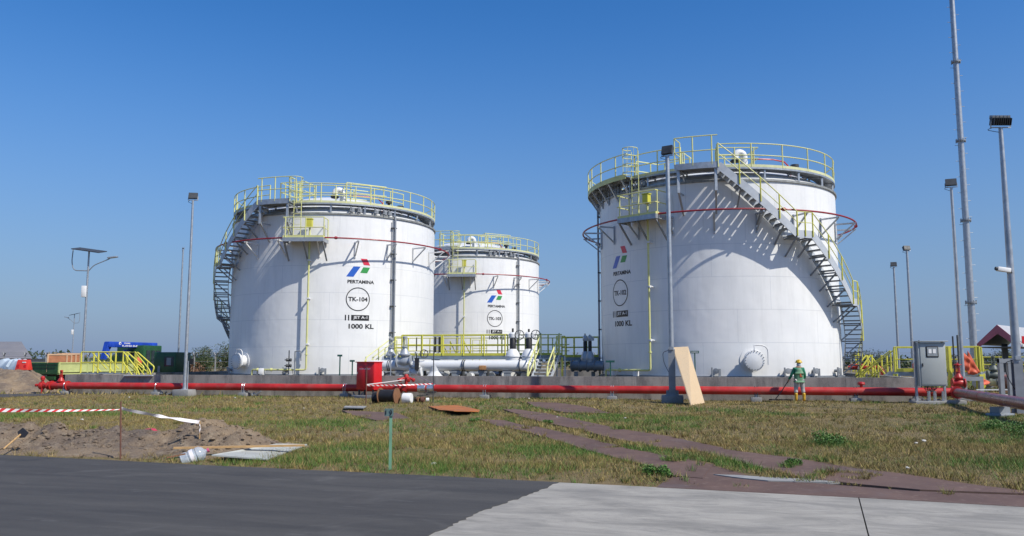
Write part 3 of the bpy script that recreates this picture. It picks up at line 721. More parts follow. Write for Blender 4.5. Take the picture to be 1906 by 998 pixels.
def side_wheel(T, c, nrm, R, mat=DARK):
    mb = MB(); nrm = Vector(nrm).normalized(); u = nrm.cross(Vector((0, 0, 1))).normalized(); v = Vector((0, 0, 1))
    mb.tube([c + u * R * math.cos(q) + v * R * math.sin(q) for q in np.linspace(0, 2 * math.pi, 25)[:-1]], .022, 8, True)
    for q in (.3, 1.87, 3.44, 5.0): mb.cyl(c, c + u * R * math.cos(q) + v * R * math.sin(q), .013, 6)
    mb.cyl(c - nrm * .3, c, .03, 8); T.part('handwheel', mb, mat)
T = Thing('hydrant', (WL(78, 716, .5).x, WL(78, 716, .5).y, 0), 'red hydrant cluster at the far left end of the fire pipe', 'hydrant', 'red hydrants on the fire main')
c = WL(80, 717, .5); c.z = .42
mb = MB(); mb.tube([c, Vector((pL.x, pL.y, .42))], .13, 14); T.part('inlet', mb, RED)
mb = MB(); mb.lathe([(.17, -.05), (.2, 0), (.2, .12), (.14, .14)], 16, c, axis=-WE); flange(mb, c + WE * .35, WE, .21, .08); T.part('flange', mb, RED)
mb = MB(); mb.tube([c + Vector((0, -.05, -.42)), c + Vector((0, -.05, .28))], .07, 10); mb.lathe([(.1, 0), (.11, .12), (.05, .2)], 12, c + Vector((0, -.05, .28))); T.part('standpipe', mb, RED)
for s_ in (-1, 1):
    mb = MB(); mb.tube([c + Vector((0, -.05, .1)), c + WE * .26 * s_ + Vector((0, -.12, .02))], .05, 8); mb.lathe([(.075, 0), (.075, .08)], 12, c + WE * .26 * s_ + Vector((0, -.12, .02)), axis=WE * s_); T.part('outlet', mb, RED)
gate_valve('gate_valve', Vector((WL(113, 717, .5).x, WL(113, 717, .5).y, .43)), 'upright red valve rising from the left end of the fire pipe', .66, RED, rise=.9, stem=.05, top=RED)
# hydrant in the middle
c = WL(756, 715, .62); c.z = .43
T = Thing('hydrant', (c.x, c.y, 0), 'red four outlet hydrant above the pipe right of the red hose cabinet', 'hydrant', 'red hydrants on the fire main')
mb = MB(); mb.tube([c, c + Vector((0, 0, .42))], .07, 12); mb.lathe([(.13, .16), (.13, .2)], 14, c); mb.lathe([(.1, .4), (.12, .5), (.08, .62), (.0, .64)], 14, c); T.part('standpipe', mb, RED)
for k, q in enumerate((0, 55, 125, 180)):
    d = (WE * math.cos(rad(q)) + WN * math.sin(rad(q))).normalized(); b0 = c + Vector((0, 0, .44)); mb = MB()
    mb.tube([b0, b0 + d * .2, b0 + d * .3 + Vector((0, 0, -.06))], .05, 10); mb.lathe([(.085, 0), (.085, .1), (.05, .11)], 12, b0 + d * .3 + Vector((0, 0, -.06)), axis=d + Vector((0, 0, -.4))); T.part('outlet', mb, RED)
mb = MB(); mb.lathe([(.2, -.04), (.2, .04)], 16, c, axis=WE); mb.lathe([(.05, 0), (.12, .02), (.12, .05)], 14, c + WN * .17, axis=WN); T.part('valve_cap', mb, RED)
# right hand bend, faded maroon
T = Thing('fire_main_branch', (pR.x, pR.y, 0), 'faded maroon pipe bending from the red pipe towards the lower right corner', 'pipe')
q0 = Vector((pR.x, pR.y, pz)); q1 = Vector((13.75, 22.2, .50)); q2 = Vector((12.6, 18.2, .5))
q0b = q0 + WE * .12
mb = MB(); tubepath(mb, [q0, q0b, q1, q2], PR + .005, 24, .1); T.part('pipe', mb, MAROON)
mb = MB(); d = (q1 - q0b).normalized()
for k in (.35, .55): flange(mb, q0b + d * k, d, PR + .07, .06)
flange(mb, q0b + d * 5.2, d, PR + .01, .03); T.part('flange', mb, RED)
# pipe supports
sup = [(122, 'small pipe support at the left end under the upright red valve'), (292, 'small concrete pipe support just left of the left lamp pole footing'), (455, 'small concrete pipe support below the TK-104 manhole'),
       (643, 'small concrete pipe support just left of the red hose cabinet'), (903, 'small concrete pipe support below the TK-103 tank'),
       (1140, 'white clamped pipe support left of the lamp pole with the plywood board'), (1407, 'pipe support between the plywood board and the worker'),
       (1592, 'pipe support to the right of the worker under a small red valve'), (1704, 'pipe support just left of the grey electrical cabinet')]
for x, lab in sup:
    c = WL(x, 735, .55); c.z = 0; T = Thing('pipe_support', c, lab, 'pipe support', 'supports under the red fire pipe')
    mb = MB(); mb.box(c + Vector((0, 0, .06)), (.42, .40, .2), WRZ); T.part('footing', mb, CONC, bevel=.015)
    mb = MB(); mb.box(c + Vector((0, 0, .21)), (.16, .3, .12), WRZ); mb.box(c + Vector((0, 0, .165)), (.26, .34, .02), WRZ); T.part('saddle', mb, GALV)
    mb = MB()
    for s_ in ((-.05, .05) if x not in (122, 292) else (0,)):
        mb.tube([c + WE * s_ + WN * (PR + .012) * math.cos(q) + Vector((0, 0, pz + (PR + .012) * math.sin(q))) for q in np.linspace(-.3 + math.pi * 0, math.pi + .3, 14)], .014, 6)
        for sg in (-1, 1): mb.cyl(c + WE * s_ + WN * (PR + .01) * sg + Vector((0, 0, .17)), c + WE * s_ + WN * (PR + .01) * sg + Vector((0, 0, pz)), .014, 6)
    T.part('u_bolt', mb, ALU if x not in (1407, 1592) else DARK)
    if x in (292, 455, 643, 1704):
        mb = MB()
        for k in range(5): a = c + WE * random.uniform(.2, .7) + WN * random.uniform(-.1, .2); mb.bar(a + Vector((0, 0, random.uniform(.02, .1))), a + WE * random.uniform(-.3, .3) + Vector((0, 0, random.uniform(.1, .25))), .06, .05)
        T.part('brace', mb, GREY)
c = WL(1603, 717, .5); c.z = pz + PR
T = Thing('small_valve', c, 'small red valve with a round wheel on top of the pipe right of the worker', 'valve')
mb = MB(); mb.cyl(c - Vector((0, 0, .02)), c + Vector((0, 0, .12)), .06, 10); T.part('stem', mb, RED)
mb = MB(); mb.lathe([(.13, .1), (.15, .14), (.13, .2), (.05, .22)], 14, c); T.part('cap', mb, RED)

# red hose cabinet
c = WL(685, 728, 1.35); c.z = 0
T = Thing('hose_cabinet', c, 'red hose cabinet with white lettering on legs in front of the wall', 'cabinet', rz=rad(-33), local=True)
wv, dv = 1.06, .52
mb = MB(); mb.box((0, dv / 2 - .2, .98), (wv, dv, 1.20)); T.part('body', mb, RED2, bevel=.012)
mb = MB(); mb.box((-.252, -.21, .95), (.495, .02, 1.06)); mb.box((.252, -.21, .95), (.495, .02, 1.06)); T.part('door', mb, RED2, bevel=.006)
mb = MB(); mb.box((0, dv / 2 - .21, 1.60), (wv + .06, dv + .1, .04)); T.part('lid', mb, RED2, bevel=.01)
mb = MB(); v, f = text_mesh('HOSE CABINET', .66, .065, .02); mb.add([(x, -.224, 1.30 + z) for x, z in v], f); T.part('lettering', mb, WTX, smooth=False)
mb = MB(); mb.box((-.44, -.235, 1.12), (.03, .03, .1)); T.part('handle', mb, ALU)
for x in (-.42, .42):
    for y in (-.12, dv - .28): mb = MB(); mb.box((x, y, .2), (.06, .06, .4)); T.part('leg', mb, DARK)
mb = MB(); mb.box((-.05, .05, .05), (1.3, .75, .16)); T.part('plinth', mb, CONC, bevel=.02)

# cable drums and off-cuts in front of it
def drum(x, y, R, W, label, matd, matf, fr=1.28, d=None):
    p = G(x, y); p.z = 0; ax = (WE + Vector((0, -.1, 0))).normalized(); rf = R * fr
    T = Thing('cable_drum', p, label, 'cable drum', 'cable drums beside the red hose cabinet'); c = p + Vector((0, 0, rf))
    mb = MB(); mb.lathe([(R, -W / 2), (R, W / 2)], 28, c, axis=ax); T.part('coil', mb, matd)
    if fr > 1.02:
        for s_ in (-1, 1): mb = MB(); mb.lathe([(rf, 0), (rf, .035), (.05, .036)], 30, c + ax * (W / 2 * s_ + (.0 if s_ > 0 else -.035)), axis=ax); T.part('flange_disc', mb, matf)
    return T
drum(723, 752, .24, .66, 'large cable drum with black wound cable and brown wooden end discs', BLACK, WOODB)
mb = MB(); p = G(702, 751); mb.lathe([(.22, -.16), (.22, .16)], 24, p + Vector((0, 0, .22)), axis=WE); single('rubber_roll', mb, BLACK, 'black roll lying left of the large wooden cable drum', 'roll', loc=p)
mb = MB(); p = G(758, 752); mb.lathe([(.20, -.17), (.205, -.15), (.205, .15), (.20, .17)], 24, p + Vector((0, 0, .21)), axis=WE); single('white_roll', mb, WHITE, 'short white roll right of the large wooden cable drum', 'roll', loc=p)
for i, (x, y, r, wd, m, lab) in enumerate([(771, 750, .10, .14, BLACK, 'small dark pipe off-cut next to the white roll'), (779, 750, .11, .12, WOODB, 'first small brown pipe off-cut right of the white roll'), (787, 750, .12, .14, RUST, 'second rusty pipe off-cut, nearest to the pipe sleeve'), (796, 748, .08, .12, WHITE, 'small white pipe off-cut beside the thin post')]):
    p = G(x, y); mb = MB(); mb.lathe([(r, -wd / 2), (r, wd / 2), (r * .7, wd / 2), (r * .7, -wd / 2)], 18, p + Vector((0, 0, r)), axis=(WE + WN * random.uniform(-.6, .6)), closed=True)
    single('pipe_offcut', mb, m, lab, 'pipe piece', 'pipe pieces on the grass by the hose cabinet', loc=p)
mb = MB(); p = G(783, 745)
for k in range(5): a = p + WE * random.uniform(-.5, .3) + Vector((0, 0, .2 + .05 * k)); mb.bar(a, a + WE * random.uniform(.3, .6) + Vector((0, 0, .02)), .12, .03)
single('scrap_bundle', mb, DARK, 'dark scrap strips lying over the small pipe off-cuts', 'scrap', loc=p)

# thin posts with barrier tape around it
def tape_mat():
    m, t, b = M_('red_white_tape'); uv = N(t, 'ShaderNodeTexCoord').outputs['UV']; sp = N(t, 'ShaderNodeSeparateXYZ'); t.links.new(uv, sp.inputs[0])
    f = math_(t, 'FRACT', math_(t, 'ADD', sp.outputs[0], math_(t, 'MULTIPLY', sp.outputs[1], .5)))
    t.links.new(mix(t, math_(t, 'GREATER_THAN', f, .5), (.62, .03, .04), (.8, .78, .76)), b.inputs['Base Color']); b.inputs['Roughness'].default_value = .4; return m
TAPE = tape_mat()
def tape(name, a, b, sag, wd, label, mat=None, tw=.0, period=.18, n=30, w1=1.0):
    a, b = Vector(a), Vector(b); L = (b - a).length; d = (b - a).normalized(); side = d.cross(Vector((0, 0, 1))).normalized()
    vs = []; uvs = []
    for i in range(n + 1):
        t = i / n; c = a.lerp(b, t) - Vector((0, 0, sag * 4 * t * (1 - t))); q = tw * math.sin(t * 7) + tw * .5 * math.sin(t * 17 + 1)
        u = (Vector((0, 0, 1)) * math.cos(q) + side * math.sin(q)) * wd / 2 * (1 + (w1 - 1) * t); vs += [c - u, c + u]; uvs += [(t * L / period, 0), (t * L / period, 1)]
    me = bpy.data.meshes.new(name); off = a
    m2 = side * .0015
    V = [tuple(v - off + m2) for v in vs] + [tuple(v - off - m2) for v in vs]; nv = len(vs)
    fs = [(2 * i, 2 * i + 1, 2 * i + 3, 2 * i + 2) for i in range(n)] + [(nv + 2 * i, nv + 2 * i + 2, nv + 2 * i + 3, nv + 2 * i + 1) for i in range(n)]
    me.from_pydata(V, [], fs); ul = me.uv_layers.new(name='UVMap')
    for l in me.loops: ul.data[l.index].uv = uvs[l.vertex_index % nv]
    me.materials.append(mat or TAPE); o = bpy.data.objects.new(name, me); COL.objects.link(o); o.location = off; tag(o, label, 'tape', 'barrier tape'); return o
WT = pm('white_tape', (.8, .76, .76), .4, var=.1)
def post(x, yb, yt, r, mat, label, name='marker_stake', z0=0.0):
    b = G(x, yb, z0); t = P(x, yt, b.y); mb = MB(); mb.tube([b - Vector((0, 0, .1)), Vector((b.x + .01, b.y, t.z))], r, 8); single(name, mb, mat, label, 'stake', loc=b); return b, Vector((b.x + .01, b.y, t.z))
b1, t1 = post(681, 753, 683, .018, RUST, 'thin stake standing in front of the red hose cabinet')
b2, t2 = post(806, 750, 645, .02, DARK, 'thin dark stake right of the two metal pipe sleeves')
tape('barrier_tape', b1 + Vector((0, 0, .72)), b2 + Vector((0, 0, .75)), .02, .055, 'striped red white tape from the hose cabinet stake to the sleeve stake', tw=.4)
hy = WL(753, 707, .7)
tape('barrier_tape', b1 + Vector((0, 0, .75)), hy, .0, .035, 'plain white tape from the hose cabinet stake up to the hydrant', mat=WT)
tape('barrier_tape', hy + WE * .5 + Vector((0, 0, .25)), b2 + Vector((0, 0, .78)), .02, .03, 'thin pink tape sloping from the hydrant down to the sleeve stake', mat=WT)

# ------------------------------------------------------------------ lamp poles
def flood_pole(base, H, label, r0=.085, r1=.05, beam=0, box=(.42, .22, .30), multi=False, cctv=None, arm=None, low=0, foot=True, mat=GALV, aim=0):
    base = Vector(base); T = Thing('lamp_pole', base, label, 'lamp pole', 'floodlight poles around the tanks'); up = Vector((0, 0, 1))
    if foot: mb = MB(); mb.box(base + up * .12, (.85, .7, .36), WRZ); T.part('footing', mb, CONC, bevel=.03)
    z0 = .3 if foot else -.05
    if beam:
        mb = MB(); c = base
        for s_ in (-1, 1): mb.box(c + WE * .0 + WN * .12 * s_ + up * (beam / 2 + z0 / 2), (.26, .025, beam - z0), WRZ)
        mb.box(c + up * (beam / 2 + z0 / 2), (.025, .24, beam - z0), WRZ); mb.box(c + up * (z0 + .02), (.5, .45, .04), WRZ)
        for q in (-1, 1): mb.prism([(c.x + WE.x * a + WN.x * b, c.y + WE.y * a + WN.y * b) for a, b in ((.1 * q, -.02), (.24 * q, -.02), (.24 * q, .02), (.1 * q, .02))], z0, z0 + .2)
        T.part('base_column', mb, GREY)
        mb = MB(); mb.tube([c + WN * .02 + up * (beam - .1), c + up * H], r0, 12, r1=r1); pole = T.part('pole', mb, mat)
        mb = MB(); mb.lathe([(.14, -.02), (.14, .03)], 14, c + up * beam); mb.box(c + WN * .12 + up * (beam + .05), (.16, .12, .12), WRZ); T.part('collar', mb, GALV, pole)
        mb = MB(); tubepath(mb, [c - WE * .08 + up * (beam - .02), c - WE * .35 + up * (beam - .1), c - WE * .32 + up * (beam - .5), c - WE * .1 + up * (beam - .95)], .012, 6); T.part('cable', mb, BLACK)
    else:
        mb = MB(); mb.tube([base + up * z0, base + up * (H * .5), base + up * H], r0, 12, r1=r1); pole = T.part('pole', mb, mat)
        mb = MB(); mb.lathe([(r0 + .09, z0), (r0 + .09, z0 + .03), (r0 + .01, z0 + .04), (r0 + .005, z0 + .3)], 14, base); T.part('base_plate', mb, mat)
    c = base + up * (H + .02)
    bw, bd, bh = box
    M = Matrix.Rotation(rad(aim), 3, 'Z') @ Matrix.Rotation(rad(-18), 3, 'X')
    mb = MB(); mb.box(c + up * (bh / 2 + .05), (bw, bd * .45, bh), M=M)
    for k in range(9): mb.box(c + up * (bh / 2 + .05) + M @ Vector(((k - 4) * bw / 9, bd * .35, 0)), (.012, bd * .5, bh * .9), M=M)
    T.part('floodlight', mb, DARK, pole)
    if multi:
        for k in range(5): mb = MB(); mb.box(c + up * (bh + .06) + M @ Vector(((k - 2) * bw / 5, 0, .0)), (bw / 7, bd * .6, .13), M=M); T.part('lamp_fin', mb, GREY, pole)
    mb = MB()
    for s_ in (-1, 1): mb.bar(c + M @ Vector((s_ * (bw / 2 + .012), 0, .2)), c + M @ Vector((s_ * (bw / 2 + .012), 0, 0)) - up * .01, .03, .02)
    mb.bar(c + M @ Vector((-bw / 2 - .02, 0, -.02)), c + M @ Vector((bw / 2 + .02, 0, -.02)), .05, .03); T.part('bracket', mb, GALV, pole)
    mb = MB(); tubepath(mb, [c + WN * .0 - WE * bw * .3, c - WE * bw * .7 - up * .08, c - WE * .05 - up * .18], .01, 6); T.part('cable_loop', mb, BLACK, pole)
    if low:
        mb = MB(); tubepath(mb, [base + WE * .05 + up * low, base + WE * .38 + up * (low + .12), base + WE * .42 + up * (low - .45), base + WE * .12 + up * (low - .6)], .014, 6); mb.box(base + WE * .32 + up * (low - .32), (.16, .1, .28), WRZ); T.part('socket_box', mb, BLACK)
        mb = MB(); mb.cyl(base + WE * .14 + up * .3, base + WE * .14 + up * (low - .3), .03, 8); T.part('conduit', mb, GALV)
    return T
bA = G(343, 737); flood_pole(bA, 9.45, 'galvanised floodlight pole on a square footing in front of the wall at left', low=1.95, aim=10)
flood_pole(Vector((-.4042 * 57, 57, 0)), 9.4, 'thin white pole without a visible lamp right behind the left floodlight pole', r0=.07, r1=.05, box=(.1, .1, .05), foot=False)
bB = G(1252, 750); bB.z = 0; flood_pole(bB, 10.0, 'floodlight pole with black lamp and heavy base column beside the leaning plywood', beam=2.1, r0=.10, r1=.085, box=(.46, .26, .36), aim=-35)
bC = Vector((16.0, 26.2, 0)); flood_pole(bC, 9.25, 'big floodlight pole at the right edge with a five fin lamp and white camera', beam=1.7, r0=.13, r1=.065, box=(.62, .3, .26), multi=True, aim=180, foot=False)
T = Thing('security_camera', bC + Vector((0, 0, 4.7)), 'white security camera on a short arm of the right edge pole', 'camera')
cc = P(1868, 502, 26.1)
mb = MB(); mb.bar(Vector((bC.x - .1, bC.y, cc.z - .12)), cc + Vector((.25, 0, -.12)), .04, .04); mb.bar(cc + Vector((.25, 0, -.12)), cc + Vector((.2, 0, 0)), .04, .04); T.part('arm', mb, DARK)
mb = MB(); mb.box(cc, (.42, .14, .14), M=Matrix.Rotation(rad(8), 3, 'Y')); T.part('housing', mb, WHITE, bevel=.02)
mb = MB(); mb.cyl(cc + Vector((-.2, 0, .03)), cc + Vector((-.26, 0, .035)), .06, 12); T.part('lens', mb, DARK)
flood_pole(Vector((.5445 * 36.7, 36.7, 0)), 9.5, 'floodlight pole just left of the tall mast', r0=.10, r1=.06, box=(.46, .24, .32), foot=False, aim=-25)
flood_pole(Vector((ray(1669, 600)[0] * 72, 72, 0)), 9.9, 'farthest and shortest looking floodlight pole right of the TK-102 tank', r0=.11, r1=.08, box=(.5, .3, .35), foot=False, aim=-20)
flood_pole(Vector((ray(1693, 560)[0] * 61.5, 61.5, 0)), 9.9, 'second floodlight pole right of the TK-102 tank, slightly taller one', r0=.11, r1=.08, box=(.52, .3, .33), foot=False, aim=10)
# tall mast
mb_ = Vector((28.0, 50, 0)); T = Thing('tall_mast', mb_, 'tall flanged steel mast with climbing pegs reaching above the picture', 'mast')
mb = MB(); mb.tube([mb_ + Vector((0, 0, z)) for z in (0, 8, 16, 24, 31)], .215, 18, r1=.13); pole = T.part('pole', mb, GALV)
for z in (5.2, 10.27, 15.3, 20.4, 25.4):
    mb = MB(); r = .215 - .085 * z / 31; mb.lathe([(r + .12, -.05), (r + .12, .05)], 18, mb_ + Vector((0, 0, z)))
    for k in range(8): q = k * math.pi / 4; mb.cyl(mb_ + Vector(((r + .1) * math.cos(q), (r + .1) * math.sin(q), z - .12)), mb_ + Vector(((r + .1) * math.cos(q), (r + .1) * math.sin(q), z + .12)), .025, 6)
    T.part('flange', mb, GREY, pole)
mb = MB(); k = 0
for z in np.arange(3, 30, .5):
    k += 1; s_ = -1 if k % 2 else 1; r = .215 - .085 * z / 31; mb.cyl(mb_ + Vector((s_ * r * .8, 0, z)), mb_ + Vector((s_ * (r + .22), 0, z)), .014, 6)
T.part('climbing_pegs', mb, GREY, pole)
# solar street lamps
def solar(base, H, label, s=1.0, flip=1, tilt=8):
    base = Vector(base); T = Thing('solar_street_lamp', base, label, 'street lamp', 'solar street lamps at left'); up = Vector((0, 0, 1)); e = Vector((1, 0, 0))
    mb = MB(); mb.tube([base, base + up * (H - .1)], .085, 12, r1=.05); pole = T.part('pole', mb, GALV)
    mb = MB(); M = Matrix.Rotation(rad(tilt * flip), 3, 'Y') @ Matrix.Rotation(rad(12), 3, 'X'); mb.box(base + up * H, (1.75 * s, 1.0 * s, .05), M=M); T.part('solar_panel', mb, DARK)
    mb = MB(); mb.bar(base + up * (H - .7), base + up * H, .07, .07); tubepath(mb, [base + up * (H - 1.3), base + up * (H - 1.28) - e * .9 * s * flip, base + up * (H - .75) - e * 1.05 * s * flip, base + up * (H + .1) - e * 1.0 * s * flip], .03, 8, .3)
    tubepath(mb, [base + up * (H - 1.35), base + up * (H - .95) + e * .35 * flip, base + up * (H - .55) + e * 1.3 * s * flip], .03, 8, .2); T.part('arm', mb, GREY, pole)
    mb = MB(); mb.box(base + up * (H - .45) + e * 1.5 * s * flip, (.6, .25, .09), M=Matrix.Rotation(rad(-8 * flip), 3, 'Y')); T.part('lamp_head', mb, GALV, pole, bevel=.02)
    mb = MB(); mb.box(base + up * (H - 2.6) - e * .14, (.28, .3, .7)); T.part('battery_box', mb, WHITE, pole, bevel=.02)
    return T
solar(Vector((-26.5, 51, 0)), 8.55, 'tall solar street lamp with slanted panel above the yellow railing at left')
solar(Vector((ray(138, 600)[0] * 119, 119, 0)), 8.4, 'small distant solar street lamp left of the tall solar lamp', flip=-1, tilt=12, s=.75)

# ------------------------------------------------------------------ plywood board, sign posts
A = G(1286, 755); Bq = G(1311, 750.5); tl = P(1252, 647, 33.1); tr = P(1280, 645.5, 33.0)
n_ = (Bq - A).cross(tl - A).normalized() * .018
mb = MB(); q = [A, Bq, tr, tl]; vs = [p + n_ for p in q] + [p - n_ for p in q]; mb.add(vs, [(0, 1, 2, 3), (7, 6, 5, 4), (0, 4, 5, 1), (1, 5, 6, 2), (2, 6, 7, 3), (3, 7, 4, 0)])
single('plywood_board', mb, WOODP, 'pale plywood board leaning against the lamp pole base', 'board', loc=A, smooth=False)
def signpost(base, H, pw, ph, label, text=None, mat=TEAL, pmat=TEAL, name='marker_sign', wd=.05, face=0, tmat=WTX, dx=0):
    base = Vector(base); T = Thing(name, base, label, 'marker sign', 'small marker signs on posts', rz=face, local=True)
    mb = MB(); mb.box((0, 0, H / 2), (wd, wd * .8, H)); T.part('post', mb, pmat)
    mb = MB(); mb.box((dx, -.03, H + ph * .3), (pw, .015, ph)); p = T.part('plate', mb, mat)
    if text:
        mb = MB(); v, f = text_mesh(text, pw * .8, ph * .5, .02); mb.add([(x + dx, -.04, z + H + ph * .3) for x, z in v], f); T.part('lettering', mb, tmat, p, smooth=False)
    return T
b = G(726, 874, 0.0); signpost(b, .83, .135, .115, 'green marker post with a small dull plate standing alone in the grass', None, pm('dull_sign_plate', (.10, .16, .16), .5, var=.3), GPOST, wd=.045, face=rad(8), dx=-.03)
mb = MB(); c0 = b + Vector((-.0, -.055, .865)); mb.bar(c0 + Vector((.0, 0, .04)), c0 + Vector((.02, 0, 0)), .008, .016); mb.bar(c0 + Vector((.02, 0, 0)), c0 + Vector((0, 0, -.04)), .008, .016); mb.bar(c0 + Vector((-.07, 0, .03)), c0 + Vector((-.07, 0, -.03)), .008, .012)
ar = mb.build('arrow_mark', BLK, None, off=b); 
bpy.context.view_layer.update()
for o in bpy.data.objects:
    if o.type == 'EMPTY' and o.get('label', '').startswith('green marker post'): ar.parent = o; ar.rotation_euler = (0, 0, -rad(8))
g = P(1297, 700, 35.6); signpost(Vector((g.x, g.y + .3, .0)), 2.0, .36, .11, 'green marker sign with white letters right of the leaning plywood', 'SUMUR', face=WRZ)
for x, y, hh, lab in ((633, 663, 1.85, 'taller dark green T-shaped sign by the foot of the TK-104 tank'), (656, 673, 1.55, 'shorter dark green T-shaped sign next to the yellow stair'), (1136, 674, 1.5, 'small dark tilted sign at the foot of TK-102 near its left edge')):
    g = P(x, y, 40.5 if x < 900 else 37.5); signpost(Vector((g.x, g.y, 0)), g.z, .26 if x < 1000 else .4, .09, lab, face=WRZ)

# ------------------------------------------------------------------ electrical cabinet
c = Vector((ray(1737, 700)[0] * 31.6, 31.6, 0)); T = Thing('electrical_cabinet', c, 'grey electrical cabinet with a window in its door standing on legs', 'electrical cabinet', rz=rad(-4), local=True)
CABM = pm('cabinet_grey_paint', (.38, .41, .40), .4, var=.06, dirt=(.3, .3, .28), damt=.3)
mb = MB(); mb.box((0, .25, 1.53), (1.02, .5, 1.66)); body = T.part('body', mb, CABM, bevel=.012)
mb = MB(); mb.box((0.02, -.012, 1.53), (.92, .022, 1.56)); dr = T.part('door', mb, CABM, bevel=.006)
mb = MB(); mb.box((0.0, -.03, 2.0), (.46, .02, .42)); T.part('window_frame', mb, BLACK, dr, bevel=.006)
mb = MB(); mb.box((0.0, -.045, 2.0), (.38, .012, .34)); T.part('window', mb, pm('meter_window', (.28, .31, .33), .15, var=.25, scale=9), dr)
mb = MB()
for x in (-.09, .07): mb.box((x, -.054, 2.02), (.11, .012, .16))
T.part('meter', mb, WHITE, dr)
mb = MB(); mb.box((-.38, -.04, 1.5), (.035, .03, .12)); T.part('handle', mb, BLACK, dr)
mb = MB(); mb.box((0, .2, 2.40), (1.14, .66, .035)); T.part('lid', mb, CABM, bevel=.008)
for x in (-.55, .5):
    mb = MB(); mb.box((x, .25, 1.2), (.07, .1, 2.4)); T.part('leg', mb, GALV)
for k, x in enumerate((-.16, .06, .36)):
    mb = MB(); mb.tube([(x, .1, -.05), (x, .1, .5)], .06 if k < 2 else .045, 10); T.part('conduit', mb, ALU)
mb = MB()
for k in range(11): x = -.3 + k * .045; mb.tube([(x, .12, .72), (x + random.uniform(-.02, .02), .1, .6), (-.2 + (k % 3) * .13, .1, .46)], .014, 6)
T.part('cables', mb, BLACK)
mb = MB(); mb.box((0, .2, .02), (1.5, .7, .22)); T.part('plinth', mb, CONC, bevel=.02)
for x0, x1, zz in ((-.6, .0, .0),):
    pass
# ------------------------------------------------------------------ white process piping between the tanks
up = Vector((0, 0, 1))
def V3(x, y, Y): return P(x, y, Y)
zc_ = 1.42; YP = 40.6
def PX(x, Y=YP, z=zc_): return Vector((ray(x, 681)[0] * Y, Y, z))
pa, pb = PX(694, 41.6), PX(972, 40.3)
T = Thing('process_pipe', (pa.x, pa.y, 0), 'thick white pipe running horizontally behind the wall between the tanks', 'pipe')
mb = MB(); tubepath(mb, [pa + Vector((-.4, 1.6, 0)), pa + Vector((-.1, 0, 0)), pb + Vector((.35, 0, 0)), pb + Vector((.75, 1.8, 0))], .26, 24, .5); T.part('pipe', mb, WHITEP)
def onp(x): t = (x - 694) / (972 - 694); return pa.lerp(pb, t)
mb = MB(); pd = (pb - pa).normalized()
for x in (724.5, 728, 864, 867.5, 968): flange(mb, onp(x), pd, .29, .03, 24)
T.part('weld_band', mb, DARK)
for x, lab in ((812, 0), (940, 0)):
    if x == 940: continue
    mb = MB(); c = onp(x); tubepath(mb, [c, c - up * .75, c - up * 1.3], .27, 20, .1); mb.lathe([(.50, 0), (.36, .12), (.28, .26), (.26, .34)], 24, c - up * .58, closed=False); T.part('branch', mb, WHITEP)
mb = MB(); c = onp(900); mb.box(c + Vector((0, -.28, -.1)), (.36, .14, .22), .1); T.part('rusty_patch', mb, pm('insulation_tape', (.33, .17, .07), .8, var=.4, scale=12), bevel=.03)
for k, x in enumerate((745, 850, 900, 945)):
    mb = MB(); c = onp(x); mb.box((c.x, c.y, .55), (.35, .3, 1.1)); mb.box((c.x, c.y, 1.12), (.45, .35, .08)); T.part('support', mb, GREY)
# wedge shaped white fittings and a forest of small pipework under it
def wedge(x, Y, lab):
    c = PX(x, Y, 1.25); mb = MB(); mb.lathe([(.30, -.5), (.30, -.42), (.20, -.38), (.08, -.05), (.0, -.04)], 20, c); single('flanged_reducer', mb, WHITEP, lab, 'fitting', 'white flanged reducers under the thick white pipe', loc=c - up * .5)
T = Thing('manifold', PX(860, 42.2, 0), 'dark manifold of short pipes and flanges visible under the thick white pipe', 'pipe manifold')
mb = MB(); rr = random.Random(3)
for k in range(26):
    x = 700 + k * 11.5 + rr.uniform(-3, 3); Y = rr.uniform(41.6, 43); c = PX(x, Y, .5)
    mb.lathe([(.08, 0), (.08, .25), (.16, .26), (.16, .32), (.09, .33), (.09, rr.uniform(.5, .9))], 12, c)
T.part('risers', mb, DARK)
mb = MB()
for k in range(14):
    x = 705 + k * 21 + rr.uniform(-5, 5); c = PX(x, rr.uniform(41.2, 42), rr.uniform(.75, 1.05)); mb.lathe([(.15, -.05), (.15, 0), (.1, .02), (.1, .2), (.15, .22), (.15, .28)], 12, c, axis=(rr.uniform(-.4, .4), -1, 0))
T.part('flanges', mb, WHITEP)
mb = MB(); a, b = PX(700, 42.6, 1.0), PX(985, 41.8, 1.0); mb.tube([a, b], .12, 12); mb.tube([a + up * -.35 + Vector((0, .4, 0)), b + up * -.35 + Vector((0, .4, 0))], .09, 12); T.part('header', mb, GREY)
